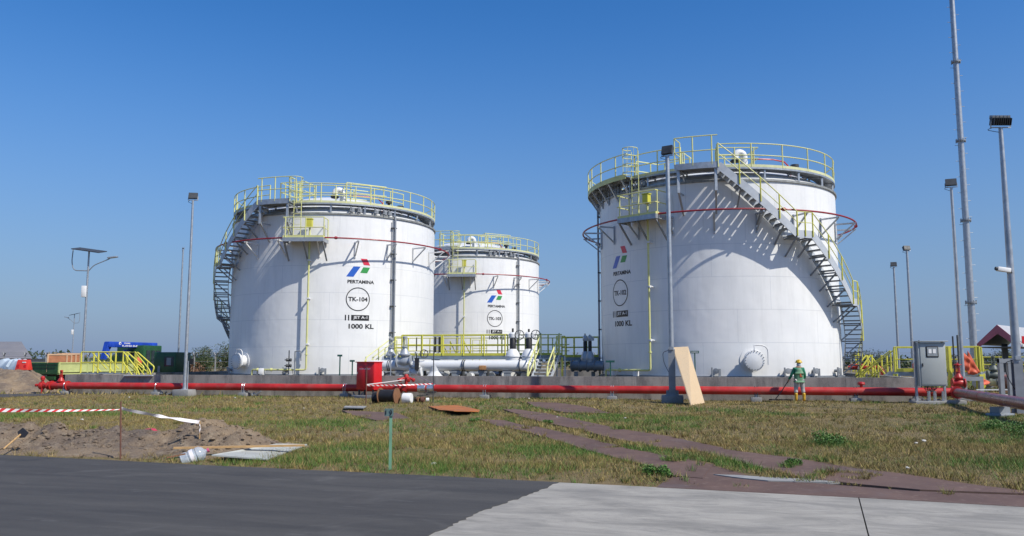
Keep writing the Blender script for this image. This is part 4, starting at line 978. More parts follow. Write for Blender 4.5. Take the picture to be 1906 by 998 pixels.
# valves
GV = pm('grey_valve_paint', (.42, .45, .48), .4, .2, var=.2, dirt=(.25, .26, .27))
def vz(x, y, Y): p = P(x, y, Y); return p
v = gate_valve('gate_valve', PX(727, 41.9, 1.62), 'tall grey gate valve behind the red cabinet end of the thick white pipe', 1.0, GV, rise=1.0, stem=.1, top=GV); 
v = gate_valve('gate_valve', PX(753, 41.2, 1.62), 'second tall grey gate valve, right above the four outlet hydrant', 1.05, GV, rise=1.0, stem=.08, top=GV)
v = gate_valve('gate_valve', PX(775, 41.0, 1.1), 'short valve with black gearbox and black stem above the white pipe', .8, WHITEP, rise=1.2, stem=.75, top=BLACK)
side_wheel(v, PX(789, 40.9, 2.0), (.3, -1, 0), .2); mb = MB(); mb.box(PX(776, 40.7, 1.5), (.2, .2, .6)); v.part('gearbox', mb, BLACK)
def motor_valve(x, Y, label, s=1.0, ztop=3.3, wheel=True, zb=1.75, body=WHITEP):
    c = PX(x, Y, zb); T = Thing('actuated_valve', c - up * .4, label, 'valve', 'valves with tall black stems')
    mb = MB(); mb.lathe([(.36 * s, -.35), (.36 * s, .1), (.40 * s, .1), (.40 * s, .17), (.36 * s, .18), (.34 * s, .27), (.2 * s, .48), (.17 * s, .5)], 24, c); T.part('body', mb, body)
    mb = MB(); mb.lathe([(.16 * s, .5), (.16 * s, 1.0), (.12 * s, 1.05)], 12, c); T.part('gearbox', mb, BLACK)
    mb = MB(); mb.lathe([(.14 * s, 1.03), (.2 * s, 1.08), (.2 * s, 1.25), (.12 * s, 1.33)], 16, c); mb.box(c + Vector((.12, -.05, 1.15)), (.3 * s, .22 * s, .2)); T.part('actuator', mb, body)
    mb = MB(); mb.cyl(c + up * 1.3, Vector((c.x, c.y, ztop)), .05 * s, 10); T.part('stem', mb, BLACK)
    if wheel: side_wheel(T, c + Vector((.34, -.12, 1.2)), (.25, -1, 0), .23 * s)
motor_valve(954.5, 41.4, 'left one of the two bonneted valves with a black stem by the yellow stairs', ztop=3.28)
motor_valve(984.5, 41.2, 'bonneted valve with a black stem nearest to the yellow stairs', ztop=3.24)
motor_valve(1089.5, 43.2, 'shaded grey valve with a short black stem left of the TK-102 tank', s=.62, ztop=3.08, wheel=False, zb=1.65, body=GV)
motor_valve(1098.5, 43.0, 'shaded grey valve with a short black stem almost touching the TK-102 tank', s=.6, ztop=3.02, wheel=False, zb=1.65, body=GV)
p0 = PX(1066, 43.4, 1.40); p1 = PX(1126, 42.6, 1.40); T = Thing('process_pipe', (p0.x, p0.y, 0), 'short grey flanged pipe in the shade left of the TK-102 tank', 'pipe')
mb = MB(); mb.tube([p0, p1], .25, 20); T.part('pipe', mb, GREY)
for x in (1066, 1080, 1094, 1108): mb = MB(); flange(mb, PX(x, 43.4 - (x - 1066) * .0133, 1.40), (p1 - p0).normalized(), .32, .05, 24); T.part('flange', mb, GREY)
for x in (1072, 1104): mb = MB(); c = PX(x, 43.3, .55); mb.box(c, (.2, .2, 1.1)); T.part('support', mb, GREY)
# two thin upright poles with brackets in front of the pipe
def thinpole(x, Y, yt, yb, label, r=.028):
    t = P(x, yt, Y); T = Thing('guard_post', (t.x, t.y, 0), label, 'post'); mb = MB(); mb.cyl((t.x, t.y, -.05), t, r, 8); T.part('post', mb, GALV)
    mb = MB(); mb.box(t - up * .05, (.18, .05, .12)); T.part('bracket', mb, GREY)
thinpole(727.5, 40.0, 655, 700, 'thin galvanised post in front of the leftmost grey gate valve')

# yellow walkways
def walkway_platform(name, pts, z, label, rails, legs=True, group='yellow railed walkways', h=1.08, mat=YD, step=1.1, deck=GREY, kick=.13, zleg=0.0, lr=.05):
    """pts: 4 corner points (x,y); rails: list of index paths with optional gaps"""
    T = Thing(name, (pts[0][0], pts[0][1], 0), label, 'walkway', group); pts = [Vector((p[0], p[1], 0)) for p in pts]
    mb = MB(); mb.prism([(p.x, p.y) for p in pts], z - .05, z); T.part('deck', mb, deck)
    mb = MB()
    for i in range(4): mb.bar(pts[i] + up * (z - .12), pts[(i + 1) % 4] + up * (z - .12), .06, .14)
    T.part('frame', mb, pm_blue)
    for r_ in rails: railing(T, [pts[i] + up * z for i in r_] if not isinstance(r_[0], Vector) else r_, h, step, mat, kick=kick, r=.028, thick=1.5)
    if legs:
        for p in pts: mb = MB(); mb.bar(p + up * zleg, p + up * (z - .1), lr, lr); T.part('leg', mb, mat if lr > .06 else GALV)
    return T
pm_blue = pm('blue_grey_steel', (.26, .32, .36), .5, .2, var=.15)
def flight(T, a, b, wv, n, mat=YD, smat=GALV, h=1.0, only=None, r=.028):
    """straight stair: a = top centre, b = bottom centre, wv = half width vector"""
    a, b, wv = Vector(a), Vector(b), Vector(wv); mb = MB()
    for s_ in (-1, 1): mb.bar(a + wv * s_ - up * .05, b + wv * s_ - up * .02, .04, .2)
    st = T.part('stair', mb, smat)
    mb = MB()
    for k in range(1, n): p = a.lerp(b, k / n); mb.bar(p - wv, p + wv, .24, .035)
    T.part('treads', mb, smat, st)
    for s_ in (-1, 1):
        if only and s_ != only: continue
        mb = MB(); q = [a + wv * s_ + up * h, b + wv * s_ + up * h * .92, b + wv * s_ + (b - a).normalized() * .22 + up * .55, b + wv * s_ + (b - a).normalized() * .05]
        tubepath(mb, q, r, 8, .18); mb.tube([a + wv * s_ + up * h * .5, b + wv * s_ + up * h * .45], r * .8, 6); hr = T.part('handrail', mb, mat, st)
        for k in (0, .5, 1): p = a.lerp(b, k) + wv * s_; mb = MB(); mb.cyl(p, p + up * h * .97, r * 1.2, 6); T.part('post', mb, mat, hr)
zf = 1.92
def XY(x, Y): return Vector((ray(x, 650)[0] * Y, Y, 0))
c4 = [XY(748, 43.2), XY(945, 42.2), XY(945, 43.6), XY(748, 44.6)]
T = walkway_platform('yellow_walkway', c4, zf, 'long yellow railed walkway behind the thick white pipe between the tanks', [[0, 1], [3, 2]], lr=.08)
T = walkway_platform('yellow_walkway', [XY(735, 43.0), XY(752, 43.0), XY(760, 45.2), XY(735, 45.2)], zf - .12, 'short yellow landing with a stair going down left towards TK-104', [[0, 1], [3, 2]], lr=.05, h=1.1)
flight(T, XY(733, 43.6) + up * (zf - .12), XY(688, 42.3) + up * .9, Vector((.1, .42, 0)), 8, mat=Y_)
T = walkway_platform('yellow_walkway', [XY(945, 42.4), XY(1046, 41.4), XY(1046, 42.9), XY(945, 43.7)], zf + .02, 'right part of the yellow walkway at the head of the double stairs', [[3, 2]], lr=.08, step=.55)
flight(T, XY(1024, 41.3) + up * zf, XY(1001, 39.2) + up * .45, Vector((.46, 0, 0)), 9, mat=Y_, smat=STRG, h=1.1, r=.036)
T = walkway_platform('yellow_walkway', [XY(1036, 41.8), XY(1052, 41.8), XY(1052, 42.6), XY(1036, 42.6)], 1.9, 'narrow white legged ladder frame right of the central stair', [], lr=.05)
for x in (1037, 1044, 1051):
    mb = MB(); a = XY(x, 41.75); mb.bar(a + up * .3, a + up * 1.9, .05, .05); T.part('upright', mb, WHITEP)
railing(T, [XY(1036, 41.8) + up * 1.9, XY(1052, 41.8) + up * 1.9], 1.0, .45, YD)
T = Thing('yellow_railing', XY(690, 45.6), 'rear yellow railing seen through the front railing of the long walkway', 'railing')
railing(T, [XY(700, 45.6) + up * 1.85, XY(800, 45.4) + up * 1.85, XY(900, 45.2) + up * 1.85, XY(1060, 45.0) + up * 1.85], 1.05, .75, YD, levels=(1, .66, .33))
T = walkway_platform('yellow_walkway', [XY(1046, 44.6), XY(1116, 43.8), XY(1116, 45.2), XY(1046, 46.0)], 1.85, 'shaded yellow walkway segment left of the TK-102 tank', [[0, 1], [3, 2]], lr=.08, step=.7)
mb = MB()
T2 = Thing('yellow_stile', XY(800, 46), 'yellow A-frame step rails seen through the long walkway railing', 'step stile')
for x in (818, 822, 838, 864):
    a = XY(x, 45.5); mb = MB(); mb.bar(a + up * 1.8, a + up * 2.75, .12, .05); mb.bar(a + up * 1.8 + Vector((.45, 0, 0)), a + up * 2.7, .05, .05); T2.part('upright', mb, YD)
T2 = Thing('yellow_stile', XY(885, 55), 'small yellow guard rail frame in front of the TK-103 tank base', 'step stile')
for x in (880, 893, 906): a = XY(x, 55); mb = MB(); mb.tube([a + up * 1.2, a + up * 3.05], .035, 6); T2.part('upright', mb, Y_)
mb = MB()
for z in (2.5, 3.05): mb.tube([XY(879, 55) + up * z, XY(907, 55) + up * z], .03, 6)
T2.part('rail', mb, Y_)
# black stems poking above
T2 = Thing('actuated_valve', XY(812, 46), 'pair of black valve stems in front of the shaded side of TK-103', 'valve', 'valves with tall black stems')
for x in (810, 818): a = XY(x, 45.0); mb = MB(); mb.cyl(a + up * .3, a + up * 2.95, .06, 8); T2.part('stem', mb, BLACK); mb = MB(); mb.lathe([(.2, 0), (.2, .3), (.1, .5)], 12, a + up * 1.6); T2.part('body', mb, GV)

# instruments at the foot of TK-104: small dark valve tree
T = Thing('sampling_valves', P(545, 690, 43.0), 'small dark valve tree and sample pipes at the foot of TK-104', 'valve set'); a = P(537, 697, 43.2)
mb = MB(); mb.tube([a, a + up * 1.25], .03, 8)
for z in (.45, .75): mb.lathe([(.07, -.14), (.1, -.1), (.05, 0), (.1, .1), (.07, .14)], 10, a + up * z, axis=(1, 0, 0)); mb.cyl(a + up * z + Vector((-.22, 0, 0)), a + up * z, .03, 6)
T.part('valve_stack', mb, DARK)
mb = MB(); b = P(548, 697, 43.2); tubepath(mb, [b, b + up * 1.2, b + up * 1.25 + Vector((.3, 0, 0)), b + Vector((.32, 0, .7))], .03, 8, .1); mb.bar(b, b + up * 1.2, .06, .06); T.part('sample_pipe', mb, GREY)
for i, (x, lab) in enumerate(((486, 'small white box at the foot of TK-104 under the yellow pipe'),)):
    a = P(x, 691, 43.1); mb = MB(); mb.box(a, (.26, .12, .3)); single('junction_box', mb, WHITE, lab, 'box', loc=a, bevel=.01)

# ------------------------------------------------------------------ yard to the right
zr = 1.15
T = walkway_platform('yellow_walkway', [XY(1664, 38.6), XY(1822, 37.2), XY(1826, 39.6), XY(1668, 41)], zr, 'yellow railed walkway behind the grey electrical cabinet', [[0, 1], [3, 2]], h=1.15, lr=.16, step=2.2)
flight(T, XY(1660, 39.4) + up * zr, XY(1600, 40.4) + up * .1, Vector((.15, .5, 0)), 6, mat=YD)
mb = MB(); a = XY(1768, 37.5)
for x in (1766, 1817): a = XY(x, 37.3); mb.bar(a + up * 0, a + up * 2.3, .16, .12)
T.part('column', mb, YD)
T = walkway_platform('yellow_walkway', [XY(1826, 47), XY(1960, 45.5), XY(1962, 47), XY(1828, 48.5)], 1.02, 'lower yellow walkway passing behind the maroon roofed shelter', [[0, 1], [3, 2]], h=.85, lr=.08, step=1.2)
# stile cluster at the foot of TK-102's stair
T = Thing('yellow_stile', XY(1600, 43), 'yellow step-over stile with bent handrails at the foot of the TK-102 stair', 'step stile')
for k, (x, Yq) in enumerate(((1592, 43), (1600, 41.5), (1614, 42.5), (1622, 41), (1640, 42), (1650, 40.5))):
    a = XY(x, Yq); mb = MB(); mb.tube([a + up * .2, a + up * 1.95], .045, 8); T.part('post', mb, YD)
for (xa, xb, Yq, z0, z1) in ((1585, 1612, 43, 1.1, 1.95), (1590, 1620, 41.4, .9, 1.95), (1628, 1612, 42, 1.0, 1.9), (1650, 1620, 41, .8, 1.9)):
    mb = MB(); a, b = XY(xa, Yq) + up * z0, XY(xb, Yq) + up * z1; mb.tube([a, b], .04, 8); mb.tube([a - up * .5, b - up * .5], .035, 8); T.part('handrail', mb, YD)
mb = MB(); mb.prism([(p.x, p.y) for p in (XY(1600, 41.4), XY(1650, 40.6), XY(1652, 42), XY(1602, 43))], .75, .82); T.part('deck', mb, GREY)
mb = MB(); c = XY(1618, 41.2) + up * 1.05
for R in (.32, .45): mb.tube([c + Vector((R * math.cos(q), 0, R * 1.3 * math.sin(q))) for q in np.linspace(math.pi * .9, math.pi * 1.75, 14)], .035, 8)
T.part('hoop', mb, YD)
T = Thing('red_pipe', XY(1582, 42.6), 'thin red water pipe with a drop leg passing through the yellow stile', 'pipe')
mb = MB(); a, b = XY(1578, 42.6) + up * 1.32, XY(1640, 41.6) + up * 1.32; tubepath(mb, [a, b, b - up * 1.3], .09, 12, .2); mb.tube([a + Vector((.0, -.3, .12)), XY(1608, 42.1) + up * 1.44], .06, 10); T.part('pipe', mb, RED)
for k, (x, Yq, zt, lab) in enumerate(((1703.5, 38.0, 2.55, 'left one of two black rods just left of the grey cabinet'), (1711, 38.0, 2.6, 'black rod touching the left edge of the grey cabinet'))):
    a = XY(x, Yq); T = Thing('valve_rod', a, lab, 'valve rod', 'black rods above the right walkway'); mb = MB(); mb.cyl(a, a + up * zt, .035, 8); T.part('stem', mb, DARK); mb = MB(); mb.lathe([(.16, 1.3), (.16, 1.5), (.08, 1.6)], 12, a); T.part('handwheel', mb, RED)
v = gate_valve('gate_valve', Vector((ray(1784, 712)[0] * 35.0, 35.0, .72)), 'large red gate valve with twin black rods behind the grey cabinet', .68, RED, hw=.14, rise=1.0, stem=.1, top=RED)
mb = MB()
for x in (1774.5, 1783): a = XY(x, 35.2); mb.cyl(a + up * .9, a + up * (2.75 if x > 1780 else 2.7), .035, 8)
v.part('rods', mb, DARK)
# orange sheets
def cloth(name, corners, mat, label, amp=.035, n=14, seed=0):
    a, b, c, d = [Vector(q) for q in corners]; nn = (b - a).cross(d - a).normalized(); vs = []; fs = []
    for i in range(n + 1):
        for j in range(n + 1):
            u, v = i / n, j / n; p = (a * (1 - u) + b * u) * (1 - v) + (d * (1 - u) + c * u) * v
            vs.append(p + nn * amp * (math.sin(u * 9 + v * 3 + seed) + .6 * math.sin(v * 11 + u * 5)) * min(1, 3 * v + .2))
    for i in range(n):
        for j in range(n): k = i * (n + 1) + j; fs.append((k, k + 1, k + n + 2, k + n + 1))
    mb = MB(); mb.add(vs, fs); o = single(name, mb, mat, label, 'tarpaulin', 'orange tarpaulins hung in the right yard', loc=min((a, b, c, d), key=lambda q: q.z))
    m = o.modifiers.new('thick', 'SOLIDIFY'); m.thickness = .01; return o
cloth('tarpaulin', (P(1782, 645, 36.9), P(1807, 670, 36.8), P(1803, 696, 36.8), P(1787, 678, 36.9)), ORANGE, 'orange sheet draped over the walkway rail left of the mast')
cloth('tarpaulin', (P(1801, 652, 37.0), P(1824, 693, 36.9), P(1813, 698, 36.9), P(1800, 697, 37.0)), ORANGE, 'orange sheet hanging behind the walkway at the foot of the mast', seed=2)
cloth('tarpaulin', (P(1825, 702, 36.5), P(1843, 712, 36.0), P(1835, 716, 35.6), P(1825, 714, 36.0)), ORANGE, 'small orange sheet lying on timber right of the mast foot', seed=4, amp=.03)
# person-like lamp? small floodlight on the rail
# H frame supports
def frame_support(x, Yq, H, w, label):
    a = XY(x, Yq); T = Thing('steel_support', a, label, 'steel frame', 'grey steel support frames in the right yard')
    for s_ in (-w / 2, w / 2): mb = MB(); mb.box(a + Vector((s_, 0, H / 2)), (.16, .16, H)); T.part('leg', mb, GREY)
    mb = MB(); mb.box(a + up * (H - .1), (w + .16, .18, .16)); mb.box(a + up * .03, (w + .5, .5, .08)); T.part('beam', mb, GREY)
    mb = MB(); mb.bar(a + Vector((w / 2 + .1, -.1, .35)), a + Vector((w / 2 + 1.0, -.4, .05)), .08, .08); T.part('brace', mb, GREY)
frame_support(1806, 35.0, 1.0, .7, 'low blue-grey steel frame under the walkway at the mast foot')
frame_support(1868, 33.0, 1.75, .35, 'tall grey double column frame left of the right edge pole')
T = Thing('process_pipe', XY(1840, 42), 'thick pinkish pipe with white end behind the grey support frame', 'pipe')
mb = MB(); a, b = XY(1836, 40.5) + up * .75, XY(1868, 38.8) + up * .7; mb.tube([a, b], .3, 20); T.part('white_section', mb, WHITEP)
PINK = pm('faded_pink_pipe', (.36, .15, .13), .6, var=.25, dirt=(.3, .25, .22)); mb = MB(); mb.tube([b, XY(1915, 36.5) + up * .6], .32, 20); T.part('pink_section', mb, PINK)
mb = MB(); flange(mb, a, (b - a).normalized(), .42, .1); flange(mb, b, (b - a).normalized(), .42, .1); T.part('flange', mb, GREY)
gate_valve('gate_valve', XY(1847, 38.5) + up * 1.0, 'tall grey green valve standing left of the double column frame', .75, pm('valve_olive', (.13, .15, .13), .5, var=.3), rise=1.0, stem=.1)
# shelter with maroon gable
b = XY(1868, 41.0); T = Thing('shelter', b, 'small shelter with a maroon gable roof on one dark post', 'shelter'); PUR = pm('maroon_fascia', (.30, .085, .13), .55, var=.15, scale=2)
e = Vector((.71, -.70, 0)); f_ = Vector((.70, .71, 0)); ap, ev, hw_ = 3.42, 2.50, .95
def roofpt(s_, t_, z): return b + e * s_ + f_ * t_ + up * z
mb = MB()
for s_ in (-1, 1):
    A1, A2 = roofpt(0, -.9, ap), roofpt(s_ * hw_, -.9, ev + .0); d_ = up * -.45
    mb.add([A1, A2, A2 + d_ * .55, A1 + d_, A1 + f_ * .06, A2 + f_ * .06, A2 + f_ * .06 + d_ * .55, A1 + f_ * .06 + d_], [(0, 1, 2, 3), (7, 6, 5, 4), (0, 4, 5, 1), (1, 5, 6, 2), (2, 6, 7, 3), (3, 7, 4, 0)])
T.part('fascia', mb, PUR)
mb = MB()
for s_ in (-1, 1):
    q = [roofpt(0, -.84, ap), roofpt(s_ * hw_, -.84, ev), roofpt(s_ * hw_, 4.6, ev), roofpt(0, 4.6, ap)]; mb.add(q + [p - up * .06 for p in q], [(0, 1, 2, 3), (7, 6, 5, 4), (0, 4, 5, 1), (1, 5, 6, 2), (2, 6, 7, 3), (3, 7, 4, 0)])
T.part('roof', mb, pm('pale_sheet_roof', (.42, .42, .42), .5, var=.1))
mb = MB(); q = [roofpt(-hw_ + .1, -.8, ev - .2), roofpt(hw_ - .1, -.8, ev - .2), roofpt(hw_ - .1, 4.4, ev - .2), roofpt(-hw_ + .1, 4.4, ev - .2)]; mb.prism(q, 0, .05); T.part('ceiling', mb, DARK)
mb = MB(); mb.box(roofpt(0, .2, ev / 2), (.24, .24, ev), -.37); T.part('post', mb, DARK)
T = Thing('red_sign', XY(1904, 40), 'small red and white sign right of the right edge pole', 'sign'); p = XY(1913, 40)
mb = MB(); mb.box(p + up * 2.67, (.5, .05, .36)); T.part('plate', mb, RED2); mb = MB(); mb.box(p + up * 2.40, (.5, .05, .12)); T.part('white_band', mb, WHITE); mb = MB(); mb.box(p + up * 1.17, (.06, .06, 2.34)); T.part('post', mb, GALV)
# support blocks for the maroon branch
for x, y, w_, lab in ((1862, 775, .9, 'grey hollow support block under the maroon pipe at right'),):
    c = G(x, y); T = Thing('pipe_support', c, lab, 'pipe support', 'supports under the red fire pipe')
    mb = MB(); mb.box(c + up * .03, (w_ * .8, .5, .12), .5); T.part('footing', mb, GREY, bevel=.03)
    mb = MB(); mb.box(c + up * .18, (w_ * .6, .3, .2), .5); T.part('saddle', mb, GREY)
for x, y, lab in ((1775, 753, 'flat concrete pad right of the electrical cabinet legs'), (1800, 748, 'concrete pad with a white end below the maroon pipe start')):
    c = G(x, y); mb = MB(); mb.box(c + up * .06, (.8, .5, .2), WRZ); single('concrete_pad', mb, CONC, lab, 'concrete pad', loc=c, bevel=.02)
c = XY(1835, 35.2); rr = random.Random(5)
for k in range(6):
    mb = MB(); a = c + Vector((rr.uniform(-1, .6), rr.uniform(-.5, .8), .1 + .07 * k)); mb.bar(a, a + Vector((rr.uniform(.9, 1.5), rr.uniform(-.5, .3), rr.uniform(0, .08))), .12, .04)
    single('timber_plank', mb, (WOOD, WOODB, WHITE)[k % 3], ['brown timber at the bottom of the pile right of the mast', 'dark timber low in the pile right of the mast', 'white painted timber low in the pile right of the mast', 'brown timber high in the pile right of the mast', 'dark timber high in the pile right of the mast', 'white painted timber on top of the pile right of the mast'][k], 'plank', 'loose timber by the mast', loc=a)

# ------------------------------------------------------------------ left: crane truck, green vehicle, railing, crates, shed, barrier
b = Vector((-26.35, 48.0, 0)); T = Thing('crane_truck', b, 'pale green flatbed truck with a blue folded crane behind the wall at left', 'truck', rz=rad(72), local=True)
Wt = 2.3
def wheel(T, c, R=.48, w_=.28, sub=None):
    mb = MB(); mb.lathe([(R * .62, -w_ / 2), (R * .95, -w_ / 2), (R, -w_ * .35), (R, w_ * .35), (R * .95, w_ / 2), (R * .62, w_ / 2)], 24, c, axis=(0, 1, 0), closed=True); wh = T.part('wheel', mb, BLACK)
    mb = MB(); mb.lathe([(R * .62, -w_ * .3), (R * .62, w_ * .3), (R * .3, w_ * .35), (0, w_ * .4)], 20, c, axis=(0, -1, 0)); T.part('rim', mb, GREY, wh)
mb = MB(); mb.box((4.2, Wt / 2, .72), (8.6, .8, .22)); T.part('chassis', mb, DARK)
mb = MB(); mb.box((3.1, Wt / 2, .93), (6.2, Wt, .12)); T.part('bed', mb, LGREEN)
for y in (0, Wt):
    mb = MB(); mb.box((3.1, y, 1.27), (6.2, .06, .60))
    for z in (1.02, 1.52): mb.box((3.1, y - .04 * (1 if y == 0 else -1), z), (6.2, .04, .05))
    for x in (.05, 2.1, 4.1, 6.1): mb.box((x, y - .04 * (1 if y == 0 else -1), 1.27), (.08, .06, .64))
    T.part('side_board', mb, LGREEN)
mb = MB(); mb.box((0, Wt / 2, 1.2), (.07, Wt, .72)); mb.box((-.05, Wt / 2, 1.48), (.05, Wt, .06)); mb.box((-.05, Wt / 2, 1.3), (.05, Wt * .9, .05)); mb.box((-.04, Wt / 2, .95), (.1, Wt, .1)); T.part('tailgate', mb, GREEN)
mb = MB(); mb.box((-.05, Wt / 2, .66), (.12, Wt * .9, .2)); T.part('bumper', mb, GREEN)
mb = MB(); mb.box((6.2, Wt / 2, 1.45), (.06, Wt, 1.0)); T.part('headboard', mb, GREEN)
for x in (1.3, 7.4):
    for y in (.16, .52, Wt - .52, Wt - .16) if x < 2 else (.2, Wt - .2): wheel(T, (x, y, .48))
mb = MB(); mb.box((7.6, Wt / 2, 1.68), (1.7, Wt - .1, 2.0)); cab = T.part('cab', mb, GREEN, bevel=.06)
GLS = pm('dark_window_glass', (.03, .045, .05), .08, var=.3)
for x0, x1, y in ((7.0, 7.35, .03), (7.45, 7.8, .03), (7.9, 8.3, .03)): mb = MB(); mb.box(((x0 + x1) / 2, y, 1.85), (x1 - x0, .03, 1.0)); T.part('window', mb, GLS, cab)
mb = MB(); mb.box((6.73, Wt / 2, 1.95), (.03, Wt * .7, .6)); T.part('window', mb, GLS, cab)
mb = MB(); mb.box((7.6, .02, 1.1), (1.5, .02, .55)); T.part('door', mb, GREEN, cab); mb = MB(); mb.box((8.1, .0, 1.15), (.3, .02, .16)); T.part('badge', mb, WHITE, cab)
mb = MB(); mb.tube([(6.45, Wt / 2, .8), (6.45, Wt / 2, 2.4)], .22, 14); crn = T.part('crane_post', mb, BLUE)
mb = MB(); mb.box((6.5, .8, 2.70), (4.3, .42, .36)); mb.box((8.3, .8, 2.6), (.5, .5, .55)); bo = T.part('boom', mb, BLUE, bevel=.05)
mb = MB(); mb.bar((4.4, .8, 2.8), (4.15, .8, 1.75), .3, .2); mb.bar((4.65, .8, 2.55), (4.3, .8, 1.95), .12, .12); T.part('boom_tip', mb, BLUE, bo)
mb = MB(); mb.prism([(6.2, .56), (7.35, .56), (7.35, .60), (6.2, .60)], 0, 0.001); mb = MB(); mb.add([(7.3, .56, 2.5), (8.6, .56, 2.5), (8.4, .55, 2.2), (8.0, .55, 2.12), (7.6, .55, 2.35), (7.3, .6, 2.5), (8.6, .6, 2.5), (8.4, .6, 2.2), (8.0, .6, 2.12), (7.6, .6, 2.35)], [(0, 1, 2, 3, 4), (9, 8, 7, 6, 5), (0, 5, 6, 1), (1, 6, 7, 2), (2, 7, 8, 3), (3, 8, 9, 4), (4, 9, 5, 0)]); T.part('tarp_flap', mb, BLUE, bo)
for body_, x_, z_, w_, h_ in (('Tadano', 5.85, 2.79, .55, .08), ('K.AND SUR VIA', 6.4, 2.63, 1.9, .11)):
    if body_ == 'Tadano': body_ = 'TEEEE'
    mb = MB(); v, f = text_mesh(body_, w_, h_, .03); mb.add([(x_ + x, .583, z_ + z) for x, z in v], f); T.part('lettering', mb, WTX, bo, smooth=False)
mb = MB(); nn = 16; mb.add([(5.25 + .10 * math.cos(6.283 * k / nn), .583, 2.78 + .10 * math.sin(6.283 * k / nn)) for k in range(nn)] + [(5.27 + .05 * math.cos(6.283 * k / nn), .583, 2.76 + .05 * math.sin(6.283 * k / nn)) for k in range(nn)], [(k, (k + 1) % nn, nn + (k + 1) % nn, nn + k) for k in range(nn)]); T.part('logo_mark', mb, WTX, bo, smooth=False)
# crates standing on the bed
Mx = Matrix.Rotation(rad(72), 3, 'Z')
for k in range(4):
    loc = b + Mx @ Vector((.5 + k * .42, .62 + .10 * k, .99)); zz = [1.05, 1.05, 1.08, 1.1][k]
    T = Thing('wooden_crate', loc, ['open orange brown crate nearest the tailgate of the green truck', 'second orange brown crate from the tailgate of the green truck', 'third orange brown crate from the tailgate of the green truck', 'last orange brown crate of the row on the green truck'][k], 'crate', 'orange brown crates on the green truck', rz=rad(30), local=True)
    mb = MB(); mb.box((0, 0, zz / 2), (.98, .40, zz)); T.part('box', mb, CRATE)
    mb = MB()
    for x in (-.49, .49): mb.box((x, -.21, zz / 2), (.08, .03, zz + .02))
    for z in (.03, zz - .02): mb.box((0, -.212, z), (1.0, .03, .09))
    T.part('frame', mb, CRATET)
# second green vehicle
c = XY(322, 52); T = Thing('green_vehicle', c, 'boxy dark green vehicle with an open side window right of the crane truck', 'vehicle', rz=rad(-8), local=True)
mb = MB(); mb.box((0, 0, 1.42), (1.45, 1.8, 1.55)); mb.box((-1.0, 0, 1.0), (.7, 1.6, .7)); body = T.part('body', mb, GREEN, bevel=.05)
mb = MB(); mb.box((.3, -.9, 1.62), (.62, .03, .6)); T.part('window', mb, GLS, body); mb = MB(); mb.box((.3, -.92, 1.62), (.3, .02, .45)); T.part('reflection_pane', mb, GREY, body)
mb = MB(); mb.box((-.35, -.91, 1.15), (.16, .02, .4)); T.part('label_plate', mb, GREY, body); mb = MB(); mb.box((-1.0, -.85, .95), (.4, .04, .5)); T.part('side_panel', mb, BLUE, body)
for x in (-1.0, .4):
    for y in (-.75, .75): wheel(T, (x, y, .42), .42)
# orange clad figure? blurred orange item at the cab: a hard-hatted worker's vest is not legible, so an orange drape
cl = XY(258, 52.5); mb = MB(); mb.lathe([(.02, 0), (.22, .12), (.26, .4), (.14, .62), (.02, .66)], 12, Vector((cl.x, cl.y, 1.25))); single('orange_bundle', mb, ORANGE, 'small orange bundle hanging beside the crane truck cab', 'bundle')
# yellow crossing rails over the wall at left
zt = .97; g0 = WL(172, 690, -.2); g0.z = 0; s1 = WL(150, 690, -.1).xy.to_3d(); s2 = WL(228, 690, -.1).xy.to_3d(); dn = -WN
T = Thing('yellow_walkway', (s1.x, s1.y, 0), 'yellow railed crossing platform over the left end of the wall', 'walkway', 'yellow railed walkways')
a1, a2, a3, a4 = s1 + up * 1.05, s2 + up * 1.05, s2 + dn * .9 + up * 1.05, s1 + dn * .9 + up * 1.05
mb = MB(); mb.prism([(p.x, p.y) for p in (a1, a2, a3, a4)], 1.0, 1.05); T.part('deck', mb, GALV)
railing(T, [a1, a2], 1.05, 1.0, YD, r=.034); railing(T, [a4, a3], 1.05, 1.0, YD, r=.034)
for off_ in (Vector((0, 0, 0)), dn * .9):
    for st_ in (0.0, ):
        t0 = a2 + off_; e0 = t0 + WE * .95 - up * .98; mb = MB(); tubepath(mb, [t0 + up * 1.05, e0 + up * 1.05, e0 + WE * .05 + up * .5], .034, 8, .25); mb.tube([t0 + up * .55, e0 + up * .45], .03, 6); mb.tube([e0 + WE * -.15, e0 + WE * -.15 + up * 1.1], .035, 6); T.part('handrail', mb, YD)
for off_ in (Vector((0, 0, 0)), dn * .9):
    t0 = a1 + off_ + WE * .6; mb = MB(); mb.tube([t0 + up * 1.05, t0 + WE * .9 + up * .2], .03, 6); mb.tube([t0 + up * .6, t0 + WE * .6 + up * .05], .028, 6); T.part('handrail', mb, YD)
t0 = s2 + WE * .1; T2 = Thing('yellow_walkway', t0, 'yellow stair rails right of the crossing platform in front of the truck cab', 'walkway', 'yellow railed walkways')
for off_, sx in ((dn * .1, 0), (dn * .9, 0)):
    p = t0 + off_ + up * 1.0; mb = MB(); e0 = p + WE * 1.05; tubepath(mb, [p, p + up * 1.08, p + up * 1.08 + WE * .05, e0 + up * .35, e0 - WE * .1 + up * .05], .034, 8, .12); mb.tube([p + up * .55, p + WE * .8 + up * .0], .03, 6); mb.tube([p + WE * .65, p + WE * .65 + up * .62], .034, 6); T2.part('handrail', mb, YD)
mb = MB(); mb.box(WL(262, 699, -.12), (1.6, .5, .05), WRZ); T2.part('step', mb, STRG)
